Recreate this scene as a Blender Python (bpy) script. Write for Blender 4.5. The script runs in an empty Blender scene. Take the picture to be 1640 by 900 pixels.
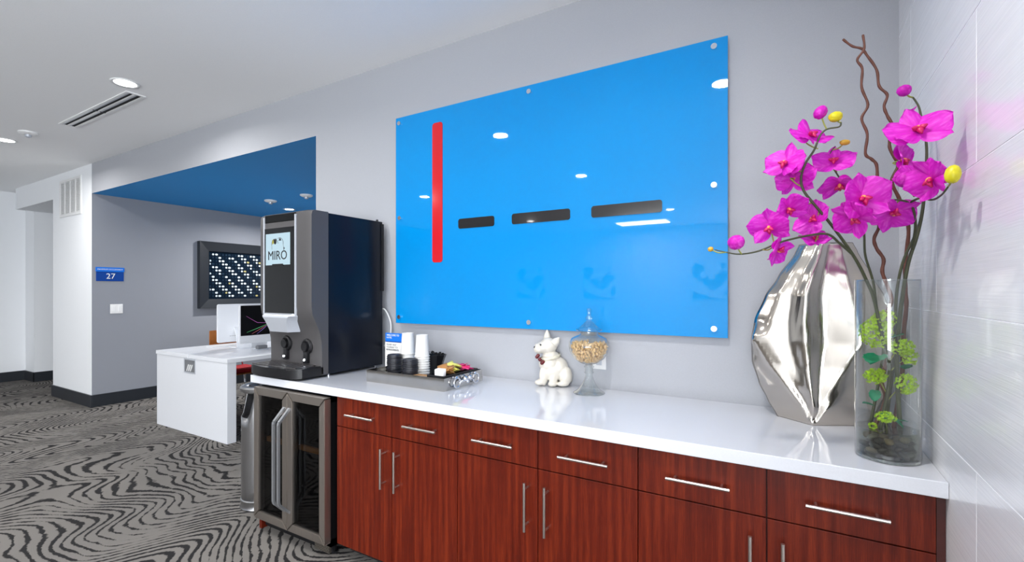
import bpy, bmesh, math, random
from mathutils import Vector, Matrix, noise
PI = math.pi
R = math.radians
SC = bpy.context.scene
COL = SC.collection

# ------------------------------------------------------------------ camera
YAW = R(30.6); FPX = 760.0; CH = 1.42; HOR = 466.0
cd = bpy.data.cameras.new('camera')
cd.sensor_fit = 'HORIZONTAL'; cd.sensor_width = 36.0; cd.lens = 36.0 * FPX / 1640.0
cd.shift_y = (HOR - 450.0) / 1640.0
cd.clip_start = 0.02; cd.clip_end = 100
cam = bpy.data.objects.new('camera', cd); COL.objects.link(cam)
cam.location = (0, 0, CH); cam.rotation_euler = (R(90), 0, YAW)
SC.camera = cam
FW = Vector((-math.sin(YAW), math.cos(YAW), 0)); RT = Vector((math.cos(YAW), math.sin(YAW), 0))
def ray(px, py):
    return FW + RT * ((px - 820) / FPX) + Vector((0, 0, (HOR - py) / FPX))
def ptY(px, py, Y):                       # point of the sight line at depth y = Y
    d = ray(px, py); return d * (Y / d.y) + Vector((0, 0, CH))
def ptZ(px, py, Z):
    d = ray(px, py); return d * ((Z - CH) / d.z) + Vector((0, 0, CH))

# ------------------------------------------------------------------ world, exposure
SC.view_settings.view_transform = 'Standard'
SC.view_settings.look = 'None'
SC.view_settings.gamma = 1.0
SC.view_settings.use_curve_mapping = False
SC.view_settings.exposure = 0.12
W = bpy.data.worlds.new('world'); SC.world = W; W.use_nodes = True
W.node_tree.nodes['Background'].inputs[0].default_value = (0.86, 0.93, 1.0, 1)
W.node_tree.nodes['Background'].inputs[1].default_value = 1.6

def area_light(name, loc, rot, sx, sy, power, color=(1, 1, 1), shape='RECTANGLE', spread=180):
    l = bpy.data.lights.new(name, 'AREA'); l.shape = shape; l.size = sx
    if shape == 'RECTANGLE': l.size_y = sy
    l.energy = power; l.color = color; l.spread = R(spread)
    o = bpy.data.objects.new(name, l); COL.objects.link(o); o.location = loc; o.rotation_euler = rot
    return o
# added fill lamps imitating daylight through the window bays behind the camera
DAY_FILL = (0.93, 0.965, 1.0)
area_light('added_daylight_fill', (1.35, -7.15, 1.5), (R(90), 0, 0), 4.2, 2.6, 85, DAY_FILL)
area_light('added_daylight_fill', (3.75, -3.4, 1.5), (R(90), 0, R(90)), 6.0, 2.6, 95, DAY_FILL)
# more added fill lamps, tilted up to brighten the ceiling
area_light('added_ceiling_fill', (1.35, -7.15, 0.8), (R(140), 0, 0), 4.2, 1.2, 360, DAY_FILL)
area_light('added_ceiling_fill', (3.6, -3.4, 0.8), (R(140), 0, R(90)), 6.0, 1.2, 420, DAY_FILL)
DOWN_POWER = 20
PANEL_POWER = 60

# ------------------------------------------------------------------ materials
def new_mat(name):
    m = bpy.data.materials.new(name); m.use_nodes = True
    return m, m.node_tree, m.node_tree.nodes['Principled BSDF']
def srgb(r, g, b):
    f = lambda c: (c / 255 / 12.92) if c / 255 <= 0.04045 else ((c / 255 + 0.055) / 1.055) ** 2.4
    return (f(r), f(g), f(b), 1)
def setp(b, **k):
    names = dict(col='Base Color', rough='Roughness', metal='Metallic', trans='Transmission Weight', ior='IOR',
                 coat='Coat Weight', coatr='Coat Roughness', spec='Specular IOR Level', em='Emission Color',
                 ems='Emission Strength', sheen='Sheen Weight', sub='Subsurface Weight', aniso='Anisotropic')
    for a, v in k.items(): b.inputs[names[a]].default_value = v
def N(t, ty, **k):
    n = t.nodes.new(ty)
    for a, v in k.items():
        if a.startswith('i_'):
            key = a[2:]; n.inputs[int(key) if key.isdigit() else key].default_value = v
        else: setattr(n, a, v)
    return n
def mathn(t, op, a=None, b=None, c=None):
    n = t.nodes.new('ShaderNodeMath'); n.operation = op
    for i, v in enumerate((a, b, c)):
        if v is None: continue
        if isinstance(v, (int, float)): n.inputs[i].default_value = v
        else: t.links.new(v, n.inputs[i])
    return n.outputs[0]
def mixc(t, fac, c1, c2):
    n = t.nodes.new('ShaderNodeMix'); n.data_type = 'RGBA'
    if isinstance(fac, (int, float)): n.inputs[0].default_value = fac
    else: t.links.new(fac, n.inputs[0])
    for i, c in ((6, c1), (7, c2)):
        if isinstance(c, tuple): n.inputs[i].default_value = c
        else: t.links.new(c, n.inputs[i])
    return n.outputs[2]
def coords(t, scale=(1, 1, 1), rot=(0, 0, 0), kind='Object'):
    tc = t.nodes.new('ShaderNodeTexCoord'); mp = t.nodes.new('ShaderNodeMapping')
    mp.inputs['Scale'].default_value = scale; mp.inputs['Rotation'].default_value = rot
    t.links.new(tc.outputs[kind], mp.inputs[0]); return mp.outputs[0]
def noisen(t, vec, scale, detail=2, rough=0.5):
    n = t.nodes.new('ShaderNodeTexNoise'); n.inputs['Scale'].default_value = scale
    n.inputs['Detail'].default_value = detail; n.inputs['Roughness'].default_value = rough
    t.links.new(vec, n.inputs['Vector']); return n.outputs[0]
def bump(t, b, h, dist=0.001, strength=0.5):
    n = t.nodes.new('ShaderNodeBump'); n.inputs['Distance'].default_value = dist
    n.inputs['Strength'].default_value = strength
    t.links.new(h, n.inputs['Height']); t.links.new(n.outputs[0], b.inputs['Normal'])
def ramp(t, fac, stops):
    n = t.nodes.new('ShaderNodeValToRGB'); e = n.color_ramp.elements
    while len(e) < len(stops): e.new(0.5)
    for i, (p, c) in enumerate(stops): e[i].position = p; e[i].color = c
    t.links.new(fac, n.inputs[0]); return n.outputs[0]
def simple(name, col, rough=0.5, metal=0.0, grain=0.0, gscale=300.0, **k):
    """plain surface with a fine procedural grain in colour and relief"""
    m, t, b = new_mat(name); setp(b, col=col, rough=rough, metal=metal, **k)
    v = coords(t); n = noisen(t, v, gscale, 3)
    d = 0.05 + grain
    c1 = tuple(x * (1 - d) for x in col[:3]) + (1,); c2 = tuple(min(1, x * (1 + d)) for x in col[:3]) + (1,)
    t.links.new(mixc(t, n, c1, c2), b.inputs['Base Color'])
    if grain > 0: bump(t, b, n, 0.0006, min(1, grain * 4))
    return m

M = {}
M['wall_grey'] = simple('grey_wall_paint', srgb(170, 172, 178), 0.75, grain=0.04, gscale=420)
M['wall_white'] = simple('white_wall_paint', srgb(240, 242, 245), 0.7, grain=0.02, gscale=350)
M['alcove_wall'] = simple('alcove_grey_paint', srgb(136, 139, 147), 0.75, grain=0.04, gscale=420)
M['ceiling'] = simple('ceiling_paint', srgb(248, 249, 251), 0.8, grain=0.02, gscale=250)
M['blue_paint'] = simple('deep_blue_paint', srgb(14, 146, 222), 0.6, grain=0.02)
M['black_trim'] = simple('black_baseboard', srgb(34, 38, 44), 0.4, grain=0.03)
M['white_quartz'] = simple('white_quartz', srgb(219, 221, 227), 0.09, coat=0.5, coatr=0.03)
M['white_lam'] = simple('white_laminate', srgb(222, 224, 229), 0.3)
M['white_plastic'] = simple('white_plastic', srgb(232, 232, 232), 0.35)
M['paper'] = simple('white_paper', srgb(230, 229, 226), 0.7, grain=0.02)
M['black_plastic'] = simple('black_plastic', srgb(20, 20, 23), 0.32)
M['lid_black'] = simple('black_lid', srgb(32, 33, 40), 0.4)
M['dark_metal'] = simple('charcoal_enamel', srgb(72, 70, 71), 0.42, grain=0.05, gscale=900)
M['dark_inner'] = simple('dark_enamel', srgb(58, 57, 57), 0.45)
M['navy'] = simple('navy_black_enamel', srgb(3, 10, 24), 0.3, spec=0.3)
M['silver_plastic'] = simple('silver_plastic', srgb(190, 194, 202), 0.3, metal=0.3)
M['black_glass'] = simple('black_glass', srgb(8, 9, 11), 0.06, spec=0.4)
M['fridge_dark'] = simple('fridge_inside', srgb(10, 10, 12), 0.4)
M['chrome'] = simple('chrome', srgb(225, 226, 230), 0.08, metal=1.0)
M['nickel'] = simple('brushed_nickel', srgb(214, 205, 198), 0.28, metal=1.0)
M['alu'] = simple('aluminium', srgb(170, 172, 176), 0.4, metal=0.8)
M['pewter'] = simple('worn_pewter', srgb(196, 194, 190), 0.12, metal=1.0, grain=0.05, gscale=25)
M['orange_wood'] = simple('orange_wood', srgb(176, 104, 36), 0.4, grain=0.15, gscale=30)
M['shelf_wood'] = simple('shelf_wood', srgb(214, 150, 78), 0.5, grain=0.12, gscale=40)
M['red_fabric'] = simple('red_fabric', srgb(170, 14, 30), 0.8, grain=0.2)
M['red_plastic'] = simple('red_glossy', srgb(205, 10, 26), 0.12, coat=0.6)
M['black_gloss'] = simple('black_gloss', srgb(22, 20, 22), 0.1, coat=0.6)
M['sign_blue'] = simple('sign_blue', srgb(6, 62, 142), 0.35)
M['sign_light_blue'] = simple('sign_light_blue', srgb(22, 112, 214), 0.35)
M['ceramic'] = simple('white_ceramic', srgb(219, 213, 201), 0.28, coat=0.3, coatr=0.1)
M['tag_red'] = simple('dark_red_tag', srgb(96, 14, 20), 0.3)
M['collar'] = simple('cream_collar', srgb(222, 216, 196), 0.5, grain=0.2, gscale=200)
M['biscuit'] = simple('biscuit', srgb(222, 184, 132), 0.75, grain=0.25, gscale=90)
M['kraft'] = simple('brown_kraft', srgb(170, 128, 84), 0.8, grain=0.1)
M['pk_white'] = simple('packet_white', srgb(236, 234, 232), 0.6)
M['pk_brown'] = simple('packet_brown', srgb(178, 124, 66), 0.65, grain=0.2, gscale=60)
M['pk_pink'] = simple('packet_pink', srgb(232, 66, 132), 0.6, grain=0.1, gscale=60)
M['pk_yellow'] = simple('packet_yellow', srgb(232, 226, 120), 0.6, grain=0.1, gscale=60)
M['stem_green'] = simple('dark_green_stem', srgb(66, 70, 44), 0.5, grain=0.25, gscale=60)
M['stem_light'] = simple('light_green_stem', srgb(142, 148, 62), 0.5, grain=0.15, gscale=60)
M['willow'] = simple('brown_willow', srgb(96, 52, 36), 0.5, grain=0.35, gscale=45)
M['leaf_teal'] = simple('teal_leaf', srgb(14, 122, 84), 0.45, grain=0.25, gscale=60)
M['lime'] = simple('lime_florets', srgb(176, 216, 30), 0.6, grain=0.5, gscale=140)
M['bud_yellow'] = simple('yellow_bud', srgb(214, 202, 24), 0.4, grain=0.15, gscale=50)
M['bud_orange'] = simple('orange_bud', srgb(206, 160, 52), 0.4, grain=0.15, gscale=50)
M['orchid_lip'] = simple('orchid_lip', srgb(196, 10, 92), 0.4, grain=0.2, gscale=80)
M['orchid_core'] = simple('orchid_column', srgb(240, 150, 90), 0.4, grain=0.2, gscale=80)
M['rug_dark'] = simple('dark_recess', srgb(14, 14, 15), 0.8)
M['cherry_dark'] = simple('dark_cherry_panel', srgb(66, 20, 14), 0.4, grain=0.2, gscale=40)
M['print_ink'] = simple('dark_ink', srgb(40, 44, 50), 0.6)
M['print_grey'] = simple('grey_ink', srgb(110, 112, 116), 0.6)

def emis(name, col, s):
    m, t, b = new_mat(name); setp(b, col=(0, 0, 0, 1), em=col, ems=s); return m
M['lamp'] = emis('lamp_glow', (1, 1, 1, 1), 14)
M['led'] = emis('led_glow', (0.85, 0.92, 1, 1), 30)

# brushed stainless
def stainless(name, col, rough, axis):
    m, t, b = new_mat(name); setp(b, col=col, rough=rough, metal=1.0)
    sc = [400, 400, 400]; sc[axis] = 6
    n = noisen(t, coords(t, tuple(sc)), 1.0, 3)
    t.links.new(mixc(t, n, tuple(x * 0.82 for x in col[:3]) + (1,), tuple(min(1, x * 1.12) for x in col[:3]) + (1,)), b.inputs['Base Color'])
    t.links.new(mathn(t, 'MULTIPLY_ADD', n, 0.15, rough - 0.07), b.inputs['Roughness'])
    return m
M['steel_v'] = stainless('brushed_steel', srgb(168, 164, 158), 0.3, 2)
M['steel_dark'] = stainless('dark_brushed_steel', srgb(178, 170, 162), 0.42, 2)
M['steel_bin'] = stainless('bin_steel', srgb(176, 176, 178), 0.3, 2)

# polished silver of the big vase
m, t, b = new_mat('polished_silver'); setp(b, col=srgb(196, 189, 180), rough=0.14, metal=1.0)
n1 = noisen(t, coords(t, (1, 1, 0.25)), 11, 1.5); n2 = noisen(t, coords(t, (1, 1, 0.2)), 40, 2)
bump(t, b, mathn(t, 'ADD', n1, mathn(t, 'MULTIPLY', n2, 0.1)), 0.012, 0.35)
M['silver'] = m

# cherry veneer: vertical ribbon grain
m, t, b = new_mat('cherry_veneer'); setp(b, rough=0.34, coat=0.0, spec=0.3)
v = coords(t, (1, 1, 0.035))
wob = noisen(t, coords(t, (1, 1, 0.3)), 5, 2)
a = noisen(t, v, 55, 3); c = noisen(t, v, 420, 3, 0.7)
f = mathn(t, 'ADD', mathn(t, 'MULTIPLY', a, 0.55), mathn(t, 'ADD', mathn(t, 'MULTIPLY', c, 0.4), mathn(t, 'MULTIPLY', wob, 0.15)))
t.links.new(ramp(t, f, [(0.33, srgb(58, 12, 3)), (0.52, srgb(88, 22, 7)), (0.7, srgb(118, 40, 15))]), b.inputs['Base Color'])
bump(t, b, c, 0.0003, 0.3)
M['cherry'] = m

# cream-white wall tile with fine combed grain
m, t, b = new_mat('wall_tile'); setp(b, rough=0.1, coat=0.3, coatr=0.05)
comb = noisen(t, coords(t, (1, 3, 240)), 1.6, 2); soft = noisen(t, coords(t), 3, 3)
t.links.new(mixc(t, comb, srgb(230, 231, 236), srgb(247, 247, 249)), b.inputs['Base Color'])
t.links.new(mathn(t, 'MULTIPLY_ADD', comb, 0.16, 0.14), b.inputs['Roughness'])
bump(t, b, mathn(t, 'ADD', comb, mathn(t, 'MULTIPLY', soft, 2.0)), 0.0008, 0.35)
M['tile'] = m
M['grout'] = simple('white_grout', srgb(240, 240, 242), 0.8)

# blue back-painted glass
m, t, b = new_mat('blue_glass'); setp(b, col=srgb(0, 146, 238), rough=0.02, spec=0.42)
n = noisen(t, coords(t), 1.2, 1); t.links.new(mixc(t, n, srgb(0, 132, 205), srgb(0, 142, 214)), b.inputs['Base Color'])
M['blue_glass'] = m

# clear glass: real refraction for camera and reflections; thin sheets
def glass(name, col=(1, 1, 1, 1), ior=1.45, rough=0.0):
    m, t, b = new_mat(name); setp(b, col=col, rough=rough, trans=1.0, ior=ior); return m
M['glass'] = glass('clear_glass', (0.97, 0.985, 0.98, 1), 1.45)
def thin_glass(name, tint, fac):
    m = bpy.data.materials.new(name); m.use_nodes = True; t = m.node_tree
    for x in list(t.nodes): t.nodes.remove(x)
    o = t.nodes.new('ShaderNodeOutputMaterial'); mx = t.nodes.new('ShaderNodeMixShader')
    tr = t.nodes.new('ShaderNodeBsdfTransparent'); gl = t.nodes.new('ShaderNodeBsdfGlossy'); fr = t.nodes.new('ShaderNodeLayerWeight')
    tr.inputs[0].default_value = tint; gl.inputs['Roughness'].default_value = 0.01; fr.inputs[0].default_value = 0.5
    f = mathn(t, 'MULTIPLY', mathn(t, 'MULTIPLY_ADD', mathn(t, 'POWER', fr.outputs[1], 4.0), 0.9, 0.045), fac)
    t.links.new(f, mx.inputs[0]); t.links.new(tr.outputs[0], mx.inputs[1]); t.links.new(gl.outputs[0], mx.inputs[2])
    t.links.new(mx.outputs[0], o.inputs[0]); return m
M['thin_glass'] = thin_glass('thin_clear_glass', (0.97, 0.985, 0.985, 1), 1.5)
M['smoked'] = thin_glass('smoked_glass', (0.42, 0.42, 0.44, 1), 0.5)
M['clear_sheet'] = thin_glass('clear_wall_glass', (0.93, 0.955, 0.95, 1), 2.2)
M['water'] = thin_glass('still_water', (0.62, 0.64, 0.58, 1), 1.4)
M['glass_dark'] = glass('thick_glass', (0.6, 0.63, 0.62, 1), 1.45)
M['added_window_glass'] = thin_glass('added_window_glass', (0.98, 0.99, 1, 1), 1.0)

# orchid petals
m, t, b = new_mat('orchid_petal'); setp(b, rough=0.5, sub=0.0)
v = coords(t, (1, 0.25, 1)); a = noisen(t, v, 160, 2); c = noisen(t, coords(t), 25, 2)
f = mathn(t, 'ADD', mathn(t, 'MULTIPLY', a, 0.5), mathn(t, 'MULTIPLY', c, 0.5))
colr = ramp(t, f, [(0.3, srgb(196, 8, 170)), (0.52, srgb(226, 30, 204)), (0.72, srgb(244, 110, 226))])
t.links.new(colr, b.inputs['Base Color'])
tl = t.nodes.new('ShaderNodeBsdfTranslucent'); t.links.new(colr, tl.inputs[0])
mx = t.nodes.new('ShaderNodeMixShader'); mx.inputs[0].default_value = 0.3
t.links.new(b.outputs[0], mx.inputs[1]); t.links.new(tl.outputs[0], mx.inputs[2])
t.links.new(mx.outputs[0], t.nodes['Material Output'].inputs[0])
M['petal'] = m

# pebble: per-object random tone
m, t, b = new_mat('river_pebble'); setp(b, rough=0.3)
oi = t.nodes.new('ShaderNodeObjectInfo'); n = noisen(t, coords(t, (1, 1, 4)), 60, 3)
c1 = ramp(t, oi.outputs['Random'], [(0.0, srgb(40, 40, 40)), (0.35, srgb(84, 82, 78)), (0.55, srgb(160, 134, 80)), (0.85, srgb(134, 138, 132)), (1.0, srgb(52, 50, 50))])
t.links.new(mixc(t, mathn(t, 'MULTIPLY', n, 0.6), c1, srgb(40, 38, 34)), b.inputs['Base Color'])
M['pebble'] = m

# carpet: flowing dark contour strokes on grey
m, t, b = new_mat('patterned_carpet'); setp(b, rough=0.95, spec=0.1)
tc = t.nodes.new('ShaderNodeTexCoord'); sp = t.nodes.new('ShaderNodeSeparateXYZ'); t.links.new(tc.outputs['Object'], sp.inputs[0])
base = tc.outputs['Object']
big = noisen(t, coords(t, (1.0, 0.42, 1), (0, 0, 0.25)), 1.05, 0.6, 0.4)
mid = noisen(t, coords(t, (1, 0.5, 1), (0, 0, 0.1)), 2.6, 0.5, 0.4)
wy = mathn(t, 'MULTIPLY', mathn(t, 'SUBTRACT', big, 0.5), 2.6)
wy = mathn(t, 'ADD', wy, mathn(t, 'MULTIPLY', mathn(t, 'SUBTRACT', mid, 0.5), 0.62))
dirv = mathn(t, 'ADD', mathn(t, 'MULTIPLY', sp.outputs[0], -0.28), mathn(t, 'MULTIPLY', sp.outputs[1], 0.95))
rag = noisen(t, coords(t, (85, 30, 1), (0, 0, 0.4)), 1.0, 1)
ph = mathn(t, 'ADD', mathn(t, 'MULTIPLY', mathn(t, 'ADD', dirv, wy), 15.0), mathn(t, 'MULTIPLY', rag, 0.3))
fr = mathn(t, 'FRACT', ph); tri = mathn(t, 'ABSOLUTE', mathn(t, 'SUBTRACT', fr, 0.5))
wid = noisen(t, coords(t, (1, 1, 1), (0, 0, 1.3)), 2.6, 1.5)
wid2 = noisen(t, coords(t, (1, 1.0, 1), (0, 0, 0.2)), 16.0, 1)
w = mathn(t, 'ADD', mathn(t, 'MULTIPLY_ADD', wid, 0.62, -0.26), mathn(t, 'MULTIPLY_ADD', wid2, 0.50, -0.15))
w = mathn(t, 'MINIMUM', w, 0.22)
mask = t.nodes.new('ShaderNodeMapRange'); mask.inputs['From Min'].default_value = -0.04; mask.inputs['From Max'].default_value = 0.04
t.links.new(mathn(t, 'SUBTRACT', w, tri), mask.inputs['Value'])
pile = noisen(t, base, 260, 2); tone = noisen(t, base, 1.1, 3)
light = mixc(t, tone, srgb(112, 109, 106), srgb(142, 137, 131))
light = mixc(t, mathn(t, 'MULTIPLY', pile, 0.5), light, srgb(90, 88, 88))
t.links.new(mixc(t, mask.outputs[0], light, srgb(44, 43, 44)), b.inputs['Base Color'])
bump(t, b, mathn(t, 'SUBTRACT', pile, mathn(t, 'MULTIPLY', mask.outputs[0], 0.8)), 0.004, 0.6)
M['carpet'] = m

# framed print: rows of small ovals on dark navy (local x across, z up)
m, t, b = new_mat('oval_print'); setp(b, rough=0.12)
tc = t.nodes.new('ShaderNodeTexCoord'); sp = t.nodes.new('ShaderNodeSeparateXYZ'); t.links.new(tc.outputs['Object'], sp.inputs[0])
NX, NZ = 17.0, 14.0
def cell(o, cnt, size):
    s = mathn(t, 'MULTIPLY', o, cnt / size); return mathn(t, 'FLOOR', s), mathn(t, 'SUBTRACT', mathn(t, 'FRACT', s), 0.5)
iy, fy = cell(sp.outputs[1], NX, 0.80); iz, fz = cell(sp.outputs[2], NZ, 0.66)
cb = t.nodes.new('ShaderNodeCombineXYZ'); t.links.new(iy, cb.inputs[0]); t.links.new(iz, cb.inputs[1])
wn = t.nodes.new('ShaderNodeTexWhiteNoise'); wn.noise_dimensions = '3D'; t.links.new(cb.outputs[0], wn.inputs['Vector'])
dia = mathn(t, 'FRACT', mathn(t, 'DIVIDE', mathn(t, 'ADD', iy, iz), 4.0))      # diagonal repeat of bright ovals
brt = mathn(t, 'GREATER_THAN', dia, 0.45)
sh = mathn(t, 'MULTIPLY_ADD', dia, 1.15, 0.22)
rr = mathn(t, 'ADD', mathn(t, 'POWER', mathn(t, 'DIVIDE', fy, mathn(t, 'MULTIPLY', sh, 0.40)), 2.0), mathn(t, 'POWER', mathn(t, 'DIVIDE', fz, 0.30), 2.0))
inside = mathn(t, 'LESS_THAN', rr, 1.0)
inb = mathn(t, 'MULTIPLY', mathn(t, 'LESS_THAN', mathn(t, 'ABSOLUTE', sp.outputs[1]), 0.40), mathn(t, 'LESS_THAN', mathn(t, 'ABSOLUTE', sp.outputs[2]), 0.33))
oc = mixc(t, mathn(t, 'GREATER_THAN', wn.outputs['Value'], 0.93), srgb(200, 208, 210), srgb(168, 158, 104))
oc = mixc(t, mathn(t, 'MULTIPLY', brt, mathn(t, 'GREATER_THAN', wn.outputs['Value'], 0.15)), srgb(30, 46, 60), oc)
t.links.new(mixc(t, mathn(t, 'MULTIPLY', inside, inb), srgb(8, 22, 36), oc), b.inputs['Base Color'])
M['oval_print'] = m

# far framed photo prints (seen only as reflections)
m, t, b = new_mat('pale_print'); setp(b, rough=0.4)
n = noisen(t, coords(t, (1, 1, 1)), 2.6, 2)
t.links.new(ramp(t, n, [(0.45, srgb(240, 244, 248)), (0.5, srgb(160, 176, 190)), (0.6, srgb(120, 136, 150))]), b.inputs['Base Color'])
M['pale_print'] = m

# ------------------------------------------------------------------ mesh helpers
ORG = {}
def finish(bm): bmesh.ops.recalc_face_normals(bm, faces=bm.faces)
def box(bm, x0, x1, y0, y1, z0, z1, bev=0.0, seg=2):
    vs = [bm.verts.new(p) for p in ((x0, y0, z0), (x1, y0, z0), (x1, y1, z0), (x0, y1, z0), (x0, y0, z1), (x1, y0, z1), (x1, y1, z1), (x0, y1, z1))]
    fs = [bm.faces.new([vs[i] for i in f]) for f in ((0, 3, 2, 1), (4, 5, 6, 7), (0, 1, 5, 4), (1, 2, 6, 5), (2, 3, 7, 6), (3, 0, 4, 7))]
    if bev > 0:
        es = set(e for f in fs for e in f.edges)
        bmesh.ops.bevel(bm, geom=list(es), offset=bev, segments=seg, affect='EDGES', profile=0.5)
    return vs
def prism(bm, pts, a, b, axis='x', bev=0.0):
    """extrude a 2D outline between a and b along an axis"""
    def P(u, v, w):
        return {'x': (w, u, v), 'y': (u, w, v), 'z': (u, v, w)}[axis]
    A = [bm.verts.new(P(u, v, a)) for u, v in pts]; B = [bm.verts.new(P(u, v, b)) for u, v in pts]
    n = len(pts); fs = [bm.faces.new(A), bm.faces.new(B[::-1])]
    for i in range(n): fs.append(bm.faces.new([A[i], B[i], B[(i + 1) % n], A[(i + 1) % n]]))
    if bev > 0:
        es = set(e for f in fs[:2] for e in f.edges)
        bmesh.ops.bevel(bm, geom=list(es), offset=bev, segments=2, affect='EDGES')
    finish(bm)
def lathe(bm, prof, cx=0, cy=0, n=40, z0=0, sx=1, sy=1):
    rings = []
    for r, z in prof:
        if r < 1e-5: rings.append([bm.verts.new((cx, cy, z + z0))])
        else: rings.append([bm.verts.new((cx + r * sx * math.cos(2 * PI * i / n), cy + r * sy * math.sin(2 * PI * i / n), z + z0)) for i in range(n)])
    for a, b in zip(rings, rings[1:]):
        if len(a) == 1 and len(b) == 1: continue
        for i in range(n):
            j = (i + 1) % n
            if len(a) == 1: bm.faces.new([a[0], b[i], b[j]])
            elif len(b) == 1: bm.faces.new([a[i], a[j], b[0]])
            else: bm.faces.new([a[i], a[j], b[j], b[i]])
def cylx(bm, p0, p1, r, n=12, r1=None):
    tube(bm, [p0, p1], [r, r if r1 is None else r1], n)
def tube(bm, pts, rad, n=8, cap=True):
    pts = [Vector(p) for p in pts]
    if isinstance(rad, (int, float)): rad = [rad] * len(pts)
    rings = []; up = None
    for i, p in enumerate(pts):
        d = (pts[min(i + 1, len(pts) - 1)] - pts[max(i - 1, 0)]).normalized()
        if up is None:
            up = Vector((0, 0, 1)) if abs(d.z) < 0.9 else Vector((1, 0, 0))
        s = d.cross(up).normalized(); up = s.cross(d).normalized()
        rings.append([bm.verts.new(p + (s * math.cos(2 * PI * k / n) + up * math.sin(2 * PI * k / n)) * rad[i]) for k in range(n)])
    for a, b in zip(rings, rings[1:]):
        for k in range(n):
            j = (k + 1) % n; bm.faces.new([a[k], a[j], b[j], b[k]])
    if cap: bm.faces.new(rings[0][::-1]); bm.faces.new(rings[-1])
def spline(pts, sub=6):
    pts = [Vector(p) for p in pts]; out = []
    for i in range(len(pts) - 1):
        p0 = pts[max(i - 1, 0)]; p1 = pts[i]; p2 = pts[i + 1]; p3 = pts[min(i + 2, len(pts) - 1)]
        for k in range(sub):
            s = k / sub
            out.append(0.5 * ((2 * p1) + (p2 - p0) * s + (2 * p0 - 5 * p1 + 4 * p2 - p3) * s * s + (3 * p1 - p0 - 3 * p2 + p3) * s ** 3))
    out.append(pts[-1]); return out
def ball(bm, c, r, sx=1, sy=1, sz=1, sub=2, rot=None):
    g = bmesh.ops.create_icosphere(bm, subdivisions=sub, radius=r)
    mt = Matrix.Translation(Vector(c)) @ (rot if rot else Matrix.Identity(4)) @ Matrix.Diagonal((sx, sy, sz, 1))
    bmesh.ops.transform(bm, matrix=mt, verts=g['verts'])
def torus(bm, c, R0, r, axis='x', n=28, k=8):
    pts = []
    for i in range(n):
        a = 2 * PI * i / n; ca, sa = math.cos(a) * R0, math.sin(a) * R0
        pts.append(Vector(c) + Vector({'x': (0, ca, sa), 'y': (ca, 0, sa), 'z': (ca, sa, 0)}[axis]))
    rings = []
    for i, p in enumerate(pts):
        rad = (p - Vector(c)).normalized(); ax = Vector({'x': (1, 0, 0), 'y': (0, 1, 0), 'z': (0, 0, 1)}[axis])
        rings.append([bm.verts.new(p + (rad * math.cos(2 * PI * q / k) + ax * math.sin(2 * PI * q / k)) * r) for q in range(k)])
    for i in range(n):
        a, b = rings[i], rings[(i + 1) % n]
        for q in range(k): bm.faces.new([a[q], a[(q + 1) % k], b[(q + 1) % k], b[q]])

def link(name, data, parent=None, loc=None):
    o = bpy.data.objects.new(name, data); COL.objects.link(o)
    if parent: o.parent = parent
    if loc is not None: o.location = loc
    return o
def ob(name, bm, mat, parent=None, smooth=False, local=False, label=None, origin=None):
    """one mesh object; geometry given in world coordinates unless local. Its own origin: the parent's, or origin."""
    org = Vector((0, 0, 0)) if (local or parent is None) else ORG.get(parent.name, Vector((0, 0, 0)))
    og = Vector(origin) if origin is not None else org
    if not local: bmesh.ops.translate(bm, verts=bm.verts, vec=-og)
    finish(bm)
    me = bpy.data.meshes.new(name); bm.to_mesh(me); bm.free()
    for mm in (mat if isinstance(mat, list) else [mat]): me.materials.append(mm)
    if smooth:
        for p in me.polygons: p.use_smooth = True
        if smooth == 'auto': me.set_sharp_from_angle(angle=R(35))
    o = link(name, me, parent)
    if not local: o.location = og - org
    ORG[o.name] = og
    if label: o['label'] = label
    return o
def thing(name, label, cat, loc=(0, 0, 0), group=None, rz=0):
    o = bpy.data.objects.new(name, None); COL.objects.link(o); o.empty_display_size = 0.05
    o.location = loc; o.rotation_euler = (0, 0, rz); ORG[o.name] = Vector(loc)
    o['label'] = label; o['category'] = cat
    if group: o['group'] = group
    return o
def tag(o, label, cat, group=None):
    o['label'] = label; o['category'] = cat
    if group: o['group'] = group
    return o
def struct(name, bm, mat, smooth=False, origin=None, label=None):
    o = ob(name, bm, mat, None, smooth, origin=origin); o['kind'] = 'structure'
    if label: o['label'] = label
    return o
def B(*a, **k):
    bm = bmesh.new(); box(bm, *a, **k); return bm
def fbars(bm, a0, a1, b0, b1, w, c0, c1, axis='y'):
    for u0, u1, v0, v1 in ((a0, a1, b0, b0 + w), (a0, a1, b1 - w, b1), (a0, a0 + w, b0 + w, b1 - w), (a1 - w, a1, b0 + w, b1 - w)):
        if axis == 'y': box(bm, u0, u1, c0, c1, v0, v1)
        else: box(bm, u0, u1, v0, v1, c0, c1)
def text(name, s, size, loc, rot, mat, parent, depth=0.0006, align='CENTER', label=None, spacing=1.0):
    c = bpy.data.curves.new(name, 'FONT'); c.body = s; c.size = size; c.extrude = depth
    c.align_x = align; c.align_y = 'CENTER'; c.space_character = spacing; c.resolution_u = 3
    tmp = bpy.data.objects.new('tmp_text', c); COL.objects.link(tmp)
    dg = bpy.context.evaluated_depsgraph_get(); dg.update()
    me = bpy.data.meshes.new_from_object(tmp.evaluated_get(dg)); me.name = name
    bpy.data.objects.remove(tmp)
    me.materials.clear(); me.materials.append(mat)
    o = link(name, me, parent); o.location = Vector(loc) - ORG.get(parent.name, Vector((0, 0, 0))); o.rotation_euler = rot
    if label: o['label'] = label
    return o

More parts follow.
